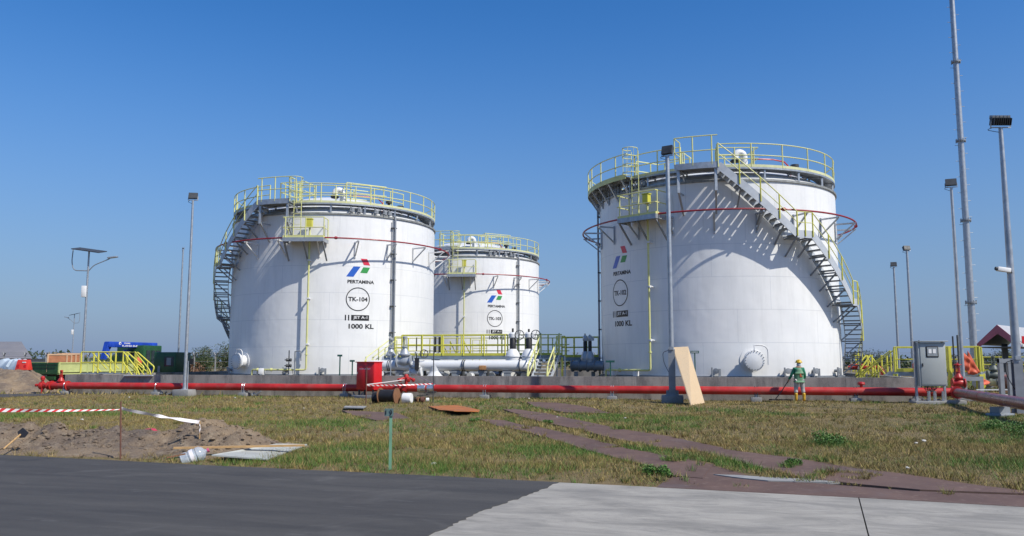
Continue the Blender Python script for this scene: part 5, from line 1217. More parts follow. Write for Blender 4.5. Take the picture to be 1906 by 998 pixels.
# red road barrier on the mound, shed
p = P(44, 689, 45); T = Thing('road_barrier', p, 'red plastic road barrier on top of the earth mound', 'barrier', rz=rad(-6), local=True)
mb = MB(); mb.add([(-.38, -.22, 0), (.38, -.22, 0), (.38, .22, 0), (-.38, .22, 0), (-.34, -.08, .56), (.34, -.08, .56), (.34, .08, .56), (-.34, .08, .56)], [(3, 2, 1, 0), (4, 5, 6, 7), (0, 1, 5, 4), (1, 2, 6, 5), (2, 3, 7, 6), (3, 0, 4, 7)])
T.part('body', mb, pm('barrier_red_plastic', (.68, .05, .03), .4, var=.1), bevel=.03)
mb = MB(); mb.box((.1, -.135, .42), (.2, .03, .05)); T.part('label_plate', mb, WHITE); mb = MB(); mb.box((-.2, -.18, .2), (.12, .03, .2)); mb.box((.2, -.18, .2), (.12, .03, .2)); T.part('recess', mb, RED2)
T = Thing('warehouse', XY(0, 85), 'grey roofed warehouse with silver lower wall at the far left', 'warehouse'); a = XY(-80, 85); b2 = XY(56, 85)
mb = MB(); mb.add([Vector((a.x, 85, 1.9)), Vector((b2.x + .3, 85, 1.9)), Vector((b2.x * 90 / 85 - 1.0, 90, 3.75)), Vector((a.x, 90, 3.75)), Vector((a.x - 6, 96, 1.9)), Vector((b2.x * 96 / 85, 96, 1.9))], [(0, 1, 2, 3), (3, 2, 5, 4), (0, 4, 5, 1), (1, 5, 2), (0, 3, 4)])
T.part('roof', mb, pm('shed_roof', (.22, .21, .21), .6, var=.1, scale=.6))
mb = MB(); mb.box(((a.x + b2.x) / 2 - 3.2, 90.4, .95), (b2.x - a.x - .6, 8, 1.9)); T.part('wall', mb, DARK)
TARP = pm('silver_tarp', (.45, .52, .57), .45, var=.3, scale=2, bmp=.5, bscale=3)
vs = []; fs = []; n = 30; p0_ = XY(-30, 62); p1_ = XY(56, 58); rr = random.Random(9)
for i in range(n + 1):
    c = p0_.lerp(p1_, i / n); hh = 1.75 + .04 * math.sin(i * .9) + rr.uniform(-.09, .09) - (.9 if i > n - 2 else 0)
    for y_, z_ in ((-1.3, 0), (-1.15, .7 * hh), (-.7, hh * .95), (0, hh), (.9, hh * .8), (1.2, 0)): vs.append(c + Vector((0, y_ + rr.uniform(-.06, .06), z_)))
for i in range(n):
    for j in range(5): k = i * 6 + j; fs.append((k, k + 1, k + 7, k + 6))
mb = MB(); mb.add(vs, fs + [tuple(range(5, -1, -1)), tuple(range(n * 6, n * 6 + 6))]); single('covered_stack', mb, TARP, 'long stack covered with silver sheeting behind the red barrier', 'covered stack', loc=p0_)
# ------------------------------------------------------------------ worker in green by the wall
def skin(name, verts, edges, radii, mat, parent, off, sub=2, root=0):
    me = bpy.data.meshes.new(name); me.from_pydata([tuple(Vector(v) ) for v in verts], edges, []); o = bpy.data.objects.new(name, me); COL.objects.link(o)
    sk = o.modifiers.new('s', 'SKIN'); sk.use_smooth_shade = True
    for i, r in enumerate(radii): me.skin_vertices[0].data[i].radius = (r, r) if not isinstance(r, tuple) else r
    me.skin_vertices[0].data[root].use_root = True
    ss = o.modifiers.new('d', 'SUBSURF'); ss.levels = sub; ss.render_levels = sub
    bpy.context.view_layer.update(); ev = o.evaluated_get(bpy.context.evaluated_depsgraph_get()); m2 = bpy.data.meshes.new_from_object(ev)
    bpy.data.objects.remove(o); bpy.data.meshes.remove(me); m2.name = name; m2.materials.clear(); m2.materials.append(mat); m2.shade_smooth()
    r = bpy.data.objects.new(name, m2); COL.objects.link(r); r.parent = parent; return r
g = G(1489, 749.2); T = Thing('person', Vector((g.x, g.y, .03)), 'worker in green jacket, pale trousers, yellow boots and yellow helmet beside the red pipe', 'person', rz=rad(-8), local=True)
SKIN = pm('skin', (.30, .17, .11), .55, var=.1); JK = pm('green_workwear', (.02, .20, .11), .8, var=.25, scale=8, bmp=.3, bscale=12); VST = pm('pale_green_vest', (.15, .30, .17), .7, var=.3, scale=7, bmp=.3, bscale=10)
TRO = pm('pale_trousers', (.42, .41, .40), .8, var=.25, scale=8, dirt=(.22, .2, .17)); BOOT = pm('yellow_boots', (.62, .36, .03), .45, var=.15); HELM = pm('yellow_helmet', (.65, .42, .03), .35, var=.1); HOOD = pm('grey_neck_cloth', (.45, .50, .52), .8, var=.2)
# local frame: -y towards the camera (his back), x to the right of the picture; he faces +y, head turned a little right
V_ = [(0, 0, .88), (0, 0, 1.05), (0, .01, 1.22), (0, .02, 1.33), (.015, .03, 1.42), (.02, .045, 1.50), (.02, .05, 1.57),   # 0-6 pelvis..head
      (-.10, 0, .84), (-.13, .02, .47), (-.14, -.02, .08), (-.15, .12, .04),   # 7-10 left leg
      (.10, 0, .84), (.13, .03, .47), (.16, -.03, .08), (.17, .11, .04),       # 11-14
      (-.165, .01, 1.30), (-.28, .02, 1.07), (-.38, .12, .86), (-.41, .15, .78),  # 15-18 left arm reaching out
      (.165, .01, 1.30), (.235, .0, 1.06), (.22, .14, .86), (.21, .18, .79)]       # 19-22
E_ = [(0, 1), (1, 2), (2, 3), (3, 4), (4, 5), (5, 6), (0, 7), (7, 8), (8, 9), (9, 10), (0, 11), (11, 12), (12, 13), (13, 14), (3, 15), (15, 16), (16, 17), (17, 18), (3, 19), (19, 20), (20, 21), (21, 22)]
R_ = [.13, .12, .13, .11, .05, .08, .085, .09, .06, .042, .035, .09, .06, .042, .035, .055, .042, .032, .03, .055, .042, .032, .03]
body = skin('body', V_, E_, R_, SKIN, T.root, None)
# fingers
for (h, d, sx) in ((Vector(V_[18]), Vector((-.25, .35, -1)).normalized(), -1), (Vector(V_[22]), Vector((-.1, .4, -1)).normalized(), 1)):
    for k in range(4):
        o_ = h + Vector((0, (k - 1.5) * .018, 0)); L = (.05, .06, .057, .045)[k]; skin('finger', [o_, o_ + d * L * .6, o_ + d * L + Vector((-sx * .012, .01, 0))], [(0, 1), (1, 2)], [.0095, .009, .007], SKIN, body, None, 1)
    skin('thumb', [h + Vector((0, .03, .02)), h + Vector((-sx * .02, .06, -.01)), h + Vector((-sx * .03, .07, -.04))], [(0, 1), (1, 2)], [.011, .01, .008], SKIN, body, None, 1)
JV = [(0, 0, .80), (0, 0, .95), (0, 0, 1.10), (0, .01, 1.24), (0, .02, 1.345), (-.165, .01, 1.31), (-.28, .02, 1.07), (-.375, .115, .875), (.165, .01, 1.31), (.235, 0, 1.06), (.222, .135, .875)]
jk = skin('jacket', JV, [(0, 1), (1, 2), (2, 3), (3, 4), (4, 5), (5, 6), (6, 7), (4, 8), (8, 9), (9, 10)], [(.22, .17), (.20, .16), (.19, .15), (.19, .15), (.11, .10), .075, .06, .05, .075, .06, .05], JK, T.root, None, 2, 1)
skin('vest', [(0, -.01, .78), (0, -.015, .95), (0, -.015, 1.12), (.0, -.01, 1.27), (.0, .0, 1.345)], [(0, 1), (1, 2), (2, 3), (3, 4)], [(.205, .18), (.185, .17), (.175, .16), (.165, .155), (.11, .11)], VST, T.root, None, 2, 1)
mb = MB(); mb.box((.03, -.178, 1.05), (.05, .02, .12)); mb.box((.05, -.176, 1.0), (.1, .02, .03)); T.part('vest_mark', mb, ORANGE)
tr = skin('trousers', [(0, 0, .90), (-.10, 0, .82), (-.13, .02, .50), (-.14, -.01, .33), (.10, 0, .82), (.13, .03, .50), (.155, -.01, .33)], [(0, 1), (1, 2), (2, 3), (0, 4), (4, 5), (5, 6)], [(.17, .13), .115, .085, .08, .115, .085, .08], TRO, T.root, None)
for s_, c in ((-1, Vector((-.14, -.015, 0))), (1, Vector((.16, -.025, 0)))):
    skin('boot', [c + Vector((0, 0, .36)), c + Vector((0, 0, .2)), c + Vector((0, .0, .07)), c + Vector((s_ * .01, .13, .05))], [(0, 1), (1, 2), (2, 3)], [.075, .062, .06, .05], BOOT, T.root, None)
hd = skin('neck_cloth', [(.015, .03, 1.38), (.018, .035, 1.47), (.02, .045, 1.53)], [(0, 1), (1, 2)], [.085, .098, .09], HOOD, T.root, None)
c = Vector((.02, .045, 1.55)); mb = MB(); mb.lathe([(.125, -.005), (.135, .0), (.128, .03), (.115, .07), (.08, .11), (.03, .13), (0, .132)], 22, c); mb.lathe([(.12, 0), (.145, .0), (.145, .012), (.12, .015)], 22, c + Vector((0, .02, -.008)), closed=True); mb.bar(c + Vector((0, -.11, .085)), c + Vector((0, .11, .085)), .03, .06); T.part('helmet', mb, HELM)
# face details (on the far side)
hc = Vector((.02, .05, 1.56)); mb = MB()
for s_ in (-1, 1): mb.lathe([(.013, 0), (.01, .006), (0, .008)], 8, hc + Vector((s_ * .032, .085, -.01)), axis=(0, 1, 0))
T.part('eyes', mb, BLK); mb = MB(); mb.lathe([(.016, -.02), (.012, 0), (.004, .02)], 8, hc + Vector((0, .092, -.03))); T.part('nose', mb, SKIN); mb = MB(); mb.box(hc + Vector((0, .088, -.066)), (.045, .008, .01)); T.part('mouth', mb, REDD)
Mp = Matrix.Rotation(rad(-8), 3, 'Z'); hand = Vector((g.x, g.y, .03)) + Mp @ Vector((-.42, .17, .74))
mb = MB(); mb.tube([hand + Vector((.03, -.02, .1)), hand + Vector((-.22, .12, -.35)), hand + Vector((-.45, .2, -.66))], .018, 8); sh = Thing('hand_tool', hand + Vector((-.45, .2, -.7)), 'dark handled tool held by the worker reaching down to the wall foot', 'tool'); sh.part('handle', mb, DARK)
mb = MB(); mb.box(hand + Vector((-.52, .22, -.68)), (.3, .2, .05), .3); sh.part('blade', mb, BLACK)
mb = MB(); pp = [WL(1440 + k * 6, 742 + (k % 2), .25 + .05 * (k % 3)) for k in range(7)]
for p in pp: p.z = .06
mb.tube(pp, .025, 6); single('hose', mb, BLACK, 'short black hose lying at the wall foot left of the worker', 'hose', loc=pp[0])

# ------------------------------------------------------------------ foreground: dirt berm, stakes, tape, bottle, boards
rid = [(G(-60, 800, .3), .36, 1.3), (G(20, 800, .3), .36, 1.2), (G(75, 812, .2), .22, 1.0), (G(150, 801, .3), .32, 1.1), (G(215, 812, .2), .22, .9), (G(300, 812, .2), .26, 1.0), (G(365, 800, .32), .36, 1.15), (G(415, 799, .35), .40, 1.15), (G(460, 812, .25), .26, .9), (G(495, 826, .1), .10, .7)]
gx = np.arange(-13, -3.2, .05); gy = np.arange(13.2, 18.6, .05); DX, DY = np.meshgrid(gx, gy)
Hh = np.zeros_like(DX)
for i in range(len(rid) - 1):
    for k in range(6):
        t = k / 6; c = rid[i][0].lerp(rid[i + 1][0], t); h = rid[i][1] * (1 - t) + rid[i + 1][1] * t; w_ = rid[i][2] * (1 - t) + rid[i + 1][2] * t
        Hh = np.maximum(Hh, h * np.exp(-(((DX - c.x) / .55) ** 2 + ((DY - c.y) / (w_ * .62)) ** 2)))
fl = np.clip((edge_d(DX, DY) - .06) / .5, 0, 1)
Hh = Hh + .07 * np.clip(1 - np.abs(DY - (15.6 + (DX + 8) * -.12)) / 1.4, 0, 1) * np.clip((-3.8 - DX) / .8, 0, 1)
nz = (vnoise(DX, DY, .55, 5) - .5) * .14 + (vnoise(DX, DY, .22, 6) - .5) * .09 + (vnoise(DX, DY, .09, 7) - .5) * .05
Hd = Hh * fl * (1 + 0) + nz * 1.35 * np.clip(Hh * 6, 0, 1) * fl
Hd = Hd + .05 * np.maximum(0, vnoise(DX, DY, .35, 61) - .55) * 4 * np.clip(Hh * 5, 0, 1) * fl
DZ = th(DX, DY) + np.where(Hh * fl > .012, Hd, -.06)
def dirt_h(x, y):
    i = int(round((x - gx[0]) / .05)); j = int(round((y - gy[0]) / .05)); return float(DZ[j, i]) if 0 <= i < len(gx) and 0 <= j < len(gy) else float(th(x, y))
def dirt_mat():
    m, t, b = M_('dug_sandy_soil'); g = N(t, 'ShaderNodeNewGeometry').outputs['Position']
    n1 = noise(t, g, .9, 6, .65); n2 = noise(t, g, 5, 8, .75); n3 = noise(t, g, 40, 4, .7)
    c = mix(t, mapr(t, n1, .40, .6), (.31, .225, .14), (.17, .128, .095)); c = mix(t, mapr(t, n2, .5, .68, 0, .7), c, (.42, .34, .24)); c = mix(t, mapr(t, n3, .5, .75, 0, .6), c, (.10, .085, .07))
    t.links.new(c, b.inputs['Base Color']); b.inputs['Roughness'].default_value = .95; bump(t, b, math_(t, 'ADD', n2, n3), .9, .04); return m
DIRT = dirt_mat(); o = gridmesh('dirt', DX, DY, DZ, DIRT, 'stuff'); o['label'] = 'dug grey brown soil heaped in a low ridge along the asphalt'
# left mound by the red barrier
mx = np.arange(-38, -23.5, .12); my = np.arange(41, 50.5, .12); MX, MY = np.meshgrid(mx, my)
Hm = np.clip(1.25 * np.clip((MY - 41.3) / 3.5, 0, 1) * np.clip((-.543 * MY - MX) / 1.9, 0, 1), 0, 1.2) * np.clip((50.3 - MY) / 2, 0, 1)
MZ = Hm + .22 * (vnoise(MX, MY, 1.1, 3) - .5) * np.clip(Hm * 3, 0, 1) + .2 * (vnoise(MX, MY, .5, 4) + .6 * vnoise(MX, MY, .2, 14) - .8) * np.clip(Hm * 3, 0, 1) - .06
o = gridmesh('soil_bank', MX, MY, MZ, DIRT, 'stuff'); o['label'] = 'brown soil bank below the red road barrier'
bx = np.arange(-26, -14, .5); by = np.arange(60, 75, .5); BX, BY = np.meshgrid(bx, by)
o = gridmesh('excavated_bank', BX, BY, .95 * np.clip(1 - ((BX + 19.5) / 6) ** 2, 0, 1) * np.clip((BY - 60) / 2, 0, 1) * np.clip((75 - BY) / 3, 0, 1) + .2 * vnoise(BX, BY, 1, 8) - .25, DIRT, 'stuff'); o['label'] = 'low brown bank beyond the left lamp pole'
# stones scattered
def rocks(name, pts, mat, kind, label):
    vs = []; fs = []; t_ = (1 + 5 ** .5) / 2
    ico = np.array([(-1, t_, 0), (1, t_, 0), (-1, -t_, 0), (1, -t_, 0), (0, -1, t_), (0, 1, t_), (0, -1, -t_), (0, 1, -t_), (t_, 0, -1), (t_, 0, 1), (-t_, 0, -1), (-t_, 0, 1)]) / 1.9
    F_ = [(0, 11, 5), (0, 5, 1), (0, 1, 7), (0, 7, 10), (0, 10, 11), (1, 5, 9), (5, 11, 4), (11, 10, 2), (10, 7, 6), (7, 1, 8), (3, 9, 4), (3, 4, 2), (3, 2, 6), (3, 6, 8), (3, 8, 9), (4, 9, 5), (2, 4, 11), (6, 2, 10), (8, 6, 7), (9, 8, 1)]
    for x, y, z, s in pts:
        q = ico * s * rng.uniform(.6, 1.3, (12, 1)) * np.array([1, 1, .6]); bb = len(vs); vs += [tuple(v + np.array([x, y, z])) for v in q]; fs += [tuple(bb + i for i in f) for f in F_]
    me = bpy.data.meshes.new(name); me.from_pydata(vs, [], fs); me.materials.append(mat); o = bpy.data.objects.new(name, me); COL.objects.link(o); o['kind'] = kind; o['label'] = label; return o
pts = []
while len(pts) < 2600:
    x, y = rng.uniform(-12, -3.8), rng.uniform(13.6, 17.6); i = int(round((x - gx[0]) / .05)); j = int(round((y - gy[0]) / .05))
    if Hh[j, i] * fl[j, i] > .05: pts.append((x, y, DZ[j, i], rng.choice([.012, .022, .035, .06], p=[.45, .3, .18, .07])))
rocks('rubble', pts, DIRT, 'stuff', 'clods and stones on the dug soil')
PALE = pm('pale_stone', (.5, .48, .43), .8, var=.2)
pts = [(p.x, p.y, float(th(p.x, p.y)) + .04, s) for p, s in [(G(x, y), rng.uniform(.025, .06)) for x, y in ((437, 742), (1037, 778), (807, 868), (152, 785), (1163, 780), (950, 742), (565, 762), (985, 744), (930, 743), (975, 742), (1705, 830), (1720, 826), (490, 735), (240, 741), (60, 733), (95, 733), (1690, 880))]]
rocks('pebbles', pts, PALE, 'stuff', 'pale stones and litter scattered on the grass')

def fpost(x, yb, yt, r, label, zb=None):
    b = G(x, yb, 0)
    if zb is not None: b = P(x, yb, zb)
    b.z = dirt_h(b.x, b.y); t = P(x, yt, b.y); mb = MB(); mb.tube([b - up * .1, Vector((t.x, t.y, t.z))], r, 8); single('iron_stake', mb, RUST, label, 'stake', loc=b); return b, t
sa, ta = fpost(225, 853, 747, .014, 'tall thin rusty stake at the asphalt edge left of the bottle')
p = Vector((ray(372, 800)[0] * 15.2, 15.2, 0)); p.z = dirt_h(p.x, p.y); tb = P(372, 784, 15.2)
mb = MB(); mb.tube([p - up * .05, tb], .014, 6); single('wooden_peg', mb, WOOD, 'short peg on the soil ridge holding the white tape end', 'stake', loc=p)
tape('barrier_tape', ta - up * .12, tb - up * .02, .015, .06, 'white tape from the tall rusty stake to the short peg', mat=WT, tw=.9)
tape('barrier_tape', tb - up * .0, tb + Vector((.03, -.05, -.24)), .0, .035, 'loose white tape end dangling from the short peg', mat=WT, tw=.5, n=10)
tl_ = P(-60, 762, 12.6); tape('barrier_tape', ta - up * .14, tl_, .02, .016, 'striped red white tape running left from the tall rusty stake', tw=.35, period=.13, n=60, w1=4.2)
mb = MB(); sb = Vector((tl_.x, tl_.y, 0)); mb.tube([sb, sb + up * 1.0], .014, 6); single('iron_stake', mb, RUST, 'stake beyond the left picture edge holding the striped tape', 'stake', loc=sb)
# water jug
c = G(358, 858); c = Vector((c.x, c.y + .05, .0)); zb_ = float(dirt_h(c.x, c.y)) + .135
jug, t, b = M_('clear_blue_plastic'); b.inputs['Base Color'].default_value = (.72, .82, .92, 1); b.inputs['Alpha'].default_value = .38; b.inputs['Roughness'].default_value = .12; b.inputs['Specular IOR Level'].default_value = .9
ax = Vector((.75, .25, .35)).normalized(); T = Thing('water_jug', (c.x, c.y, zb_ - .13), 'clear plastic water jug lying by the asphalt with a pink cap', 'water jug')
prof = [(0, -.2), (.11, -.2), (.13, -.185), (.13, -.09), (.12, -.08), (.12, -.065), (.13, -.055), (.13, .03), (.12, .04), (.12, .055), (.13, .065), (.125, .12), (.09, .17), (.035, .2), (.03, .23)]
o_ = Vector((c.x, c.y, zb_)); mb = MB(); mb.lathe(prof, 28, o_, axis=ax); T.part('bottle', mb, jug)
mb = MB(); mb.lathe([(.034, .225), (.036, .23), (.036, .26), (0, .262)], 16, o_, axis=ax); T.part('cap', mb, pm('pink_cap', (.6, .12, .22), .4))
mb = MB(); mb.lathe([(.1315, -.05), (.1315, .025)], 28, o_, axis=ax, closed=False) if False else mb.lathe([(.1312, -.04), (.1325, -.04), (.1325, .02), (.1312, .02)], 28, o_, axis=ax, closed=True); T.part('band_label', mb, WT)
# plank and board
q = [G(394, 849, .10), G(498, 857, .03), G(572, 829, .05), G(515, 828, .13)]
mb = MB(); mb.prism(q, 0, .022); o = single('cement_board', mb, pm('grey_cement_board', (.40, .41, .38), .8, var=.2, scale=3, dirt=(.28, .28, .25)), 'thin grey cement board lying crooked on the grass under a plank', 'board', loc=q[1], smooth=False)
a, b_ = G(323, 834, .19), G(567, 829, .17); mb = MB(); mb.bar(a, b_, .10, .03); single('plank', mb, WOOD, 'long light brown plank resting on the soil and the cement board', 'plank', loc=a)
a, b_ = G(310, 852, .10), G(345, 845, .14); mb = MB(); mb.bar(a, b_, .03, .02); single('stick', mb, WOODB, 'short dark stick left of the water jug', 'stick', loc=a)
# hoe
a, b_ = P(6, 836, 14.7), P(38, 809, 15.1); T = Thing('hoe', a, 'hoe with a wooden handle and black blade stuck on the soil ridge', 'hoe')
mb = MB(); mb.tube([a, b_], .016, 8); T.part('handle', mb, WOOD)
mb = MB(); d = (b_ - a).normalized(); s_ = Vector((.5, 0, -.35)).normalized(); c = b_
mb.add([c + Vector((-.06, 0, .05)), c + Vector((.02, .02, .12)), c + Vector((.14, .0, .03)), c + Vector((.10, -.04, -.05)), c + Vector((.0, -.02, -.06))] + [c + Vector((-.06, .02, .05)), c + Vector((.02, .04, .12)), c + Vector((.14, .02, .03)), c + Vector((.10, -.02, -.05)), c + Vector((.0, .0, -.06))], [(0, 1, 2, 3, 4), (9, 8, 7, 6, 5), (0, 5, 6, 1), (1, 6, 7, 2), (2, 7, 8, 3), (3, 8, 9, 4), (4, 9, 5, 0)]); T.part('blade', mb, BLACK)
c = P(280, 806, 16.6); c.z = max(c.z, dirt_h(c.x, c.y)); mb = MB()
vs = []; n1, n2 = 8, 14
for i in range(n1 + 1):
    for j in range(n2): th_ = math.pi * .5 * i / n1; ph = 2 * math.pi * j / n2; r = .13 * (1 + .25 * math.sin(ph * 3 + i)) ; vs.append(c + Vector((r * math.cos(ph) * math.cos(th_) * 1.3, r * math.sin(ph) * math.cos(th_), .09 * math.sin(th_) - .02)))
mb.add(vs, [(i * n2 + j, i * n2 + (j + 1) % n2, (i + 1) * n2 + (j + 1) % n2, (i + 1) * n2 + j) for i in range(n1) for j in range(n2)]); single('plastic_bag', mb, pm('red_plastic_bag', (.55, .04, .08), .35), 'crumpled red plastic bag on the soil ridge', 'bag', loc=c)

# ------------------------------------------------------------------ perimeter fence and distant vegetation
T = Thing('perimeter_fence', (-30, 78, 0), 'distant chain link fence with outward bent post tops beyond the lamp poles', 'fence')
mb = MB()
fx = np.arange(-50, 84, 2.0)
for x in fx[:66]:
    Yf = 78.0; m2 = MB(); m2.bar((x, Yf, 0), (x, Yf, 2.1), .1, .1); m2.bar((x, Yf, 2.1), (x + .25, Yf - .2, 2.45), .08, .06); m2.bar((x, Yf, 2.1), (x - .25, Yf + .2, 2.45), .08, .06); T.part('post', m2, CONC)
for z in (.3, 1.0, 1.6, 2.05, 2.3, 2.42): mb.bar((fx[0], 78 - (0 if z < 2.2 else .15), z), (fx[65], 78 - (0 if z < 2.2 else .15), z), .02, .02)
T.part('wires', mb, GREY)
def leaf_mat(name, a, b2, dry=(.16, .13, .05)):
    m, t, b = M_(name); g = N(t, 'ShaderNodeNewGeometry'); r = g.outputs['Random Per Island']
    c = mix(t, r, a, b2); c = mix(t, math_(t, 'GREATER_THAN', r, .93), c, dry); t.links.new(c, b.inputs['Base Color']); b.inputs['Roughness'].default_value = .6
    b.inputs['Subsurface Weight'].default_value = 0; return m
LEAF = leaf_mat('bush_leaves', (.022, .045, .014), (.07, .10, .03)); LEAF2 = leaf_mat('weed_leaves', (.05, .13, .02), (.12, .24, .04), (.15, .16, .05)); LEAFB = leaf_mat('dry_bush_leaves', (.12, .055, .03), (.2, .10, .05))
def leaves(name, blobs, n, size, mat, flat=.0, seed=1):
    """blobs: (x,y,z,rx,ry,rz); leaf-sized quads spread through the volume"""
    r = np.random.default_rng(seed); k = len(blobs); B = np.array(blobs); idx = r.integers(0, k, n); d = r.normal(size=(n, 3)); d /= np.linalg.norm(d, axis=1)[:, None]
    rad_ = r.uniform(.35, 1.0, (n, 1)) ** .6; c = B[idx, :3] + d * rad_ * B[idx, 3:] * (1 + .25 * np.sin(d[:, :1] * 7 + idx[:, None]))
    c[:, 2] = np.maximum(c[:, 2], .02)
    u = r.normal(size=(n, 3)); u /= np.linalg.norm(u, axis=1)[:, None]; v = np.cross(u, r.normal(size=(n, 3))); v /= np.linalg.norm(v, axis=1)[:, None]
    s = size * r.uniform(.6, 1.4, (n, 1)); V = np.stack([c - u * s, c + v * s * .45, c + u * s, c - v * s * .45], 1).reshape(-1, 3)
    me = bpy.data.meshes.new(name); q = np.arange(4 * n, dtype=np.int32)
    me.vertices.add(4 * n); me.vertices.foreach_set('co', V.astype(np.float32).ravel()); me.loops.add(4 * n); me.loops.foreach_set('vertex_index', q)
    me.polygons.add(n); me.polygons.foreach_set('loop_start', np.arange(0, 4 * n, 4, dtype=np.int32)); me.update(calc_edges=True); me.materials.append(mat); return me
def bush(x, Y, h, w_, label, mat=LEAF, n=3600, seed=1, kind='bush', size=.075, name='bush', trunk=True, group='bushes beyond the perimeter'):
    base = Vector((ray(x, 660)[0] * Y, Y, 0)); r = random.Random(seed); bl = [(r.uniform(-w_, w_) * .7, r.uniform(-.5, .5) * w_, h * r.uniform(.25, .8), w_ * r.uniform(.25, .5), w_ * .5, h * r.uniform(.15, .3)) for _ in range(9)]
    T = Thing(name, base, label, kind, group, local=True); me = leaves('foliage', bl, n, size, mat, seed=seed); o = bpy.data.objects.new('foliage', me); COL.objects.link(o); o.parent = T.root
    if trunk:
        mb = MB()
        for q in bl[:5]: mb.tube([(0, 0, -.1), (q[0] * .4, q[1] * .4, q[2] * .5), (q[0], q[1], q[2])], .05, 6, r1=.02)
        T.part('stem', mb, WOODB)
    return T
blist = [(358, 88, 2.4, 2.0, 'low bush right behind the left lamp pole'), (385, 90, 3.2, 2.6, 'wide dark bush between the left lamp pole and TK-104'), (412, 92, 3.6, 2.4, 'tallest dark bush touching the left edge of TK-104'), (432, 90, 2.6, 2.0, 'bush partly hidden by the left edge of TK-104'),
         (238, 90, 2.7, 2.2, 'dark bush seen above the yellow crossing rails'), (215, 96, 2.5, 2.4, 'bush under the blue crane boom tip'), (118, 110, 2.6, 2.6, 'low bush above the crates on the truck'), (62, 112, 2.2, 2.2, 'low bush right of the far warehouse'),
         (1650, 100, 3.0, 3.5, 'bush beyond the yellow stairs right of TK-102'), (1735, 104, 2.6, 3.0, 'bush hidden mostly by the grey cabinet'), (1850, 90, 3.0, 2.6, 'bush left under the maroon roof'), (1890, 92, 3.3, 2.4, 'bush right under the maroon roof')]
for i, (x, Y, h, w_, lab) in enumerate(blist): bush(x, Y, h, w_, lab, seed=i + 3)
bush(365, 72, 1.7, 1.0, 'brown dried bush on the bank right of the left lamp pole', mat=LEAFB, n=600, seed=40, size=.09)
bl = []
r = random.Random(77)
for x in np.arange(-210, 260, 3.2): bl.append((x, 175 + r.uniform(-8, 8), r.uniform(.6, 2.2), r.uniform(2, 4), 3, r.uniform(.8, 2.2) * (1.0 if abs(x) > 30 else .8)))
me = leaves('treeline', bl, 26000, .42, LEAF, seed=9); o = bpy.data.objects.new('treeline', me); COL.objects.link(o); o['kind'] = 'stuff'; o['label'] = 'low dark tree line along the horizon'
# palm-like tree right
# weeds
for i, (x, y, s, lab) in enumerate(((1545, 832, .42, 'green leafy weed clump alone in the dry grass below the worker'), (1225, 888, .22, 'small green weed at the left tip of the large rusty plate'), (1020, 789, .16, 'tiny green weed between the two far track plates'), (1480, 868, .14, 'thin upright weed in front of the far track plate'), (883, 785, .16, 'small dark weed at the far end of the near track'), (1900, 812, .5, 'dark green weed clump at the right picture edge'), (1838, 800, .4, 'green weeds near the right edge below the maroon pipe'))):
    g_ = G(x, y); r = random.Random(i); bl = [(r.uniform(-s, s) * .6, r.uniform(-s, s) * .5, s * r.uniform(.1, .45), s * .42, s * .4, s * .28) for _ in range(7)]
    me = leaves('weed', bl, int(600 + 2600 * s), .019, LEAF2, seed=i + 60); o = bpy.data.objects.new('weed', me); COL.objects.link(o); o.location = (g_.x, g_.y, float(th(g_.x, g_.y))); tag(o, lab, 'weed', 'weeds growing in the grass')

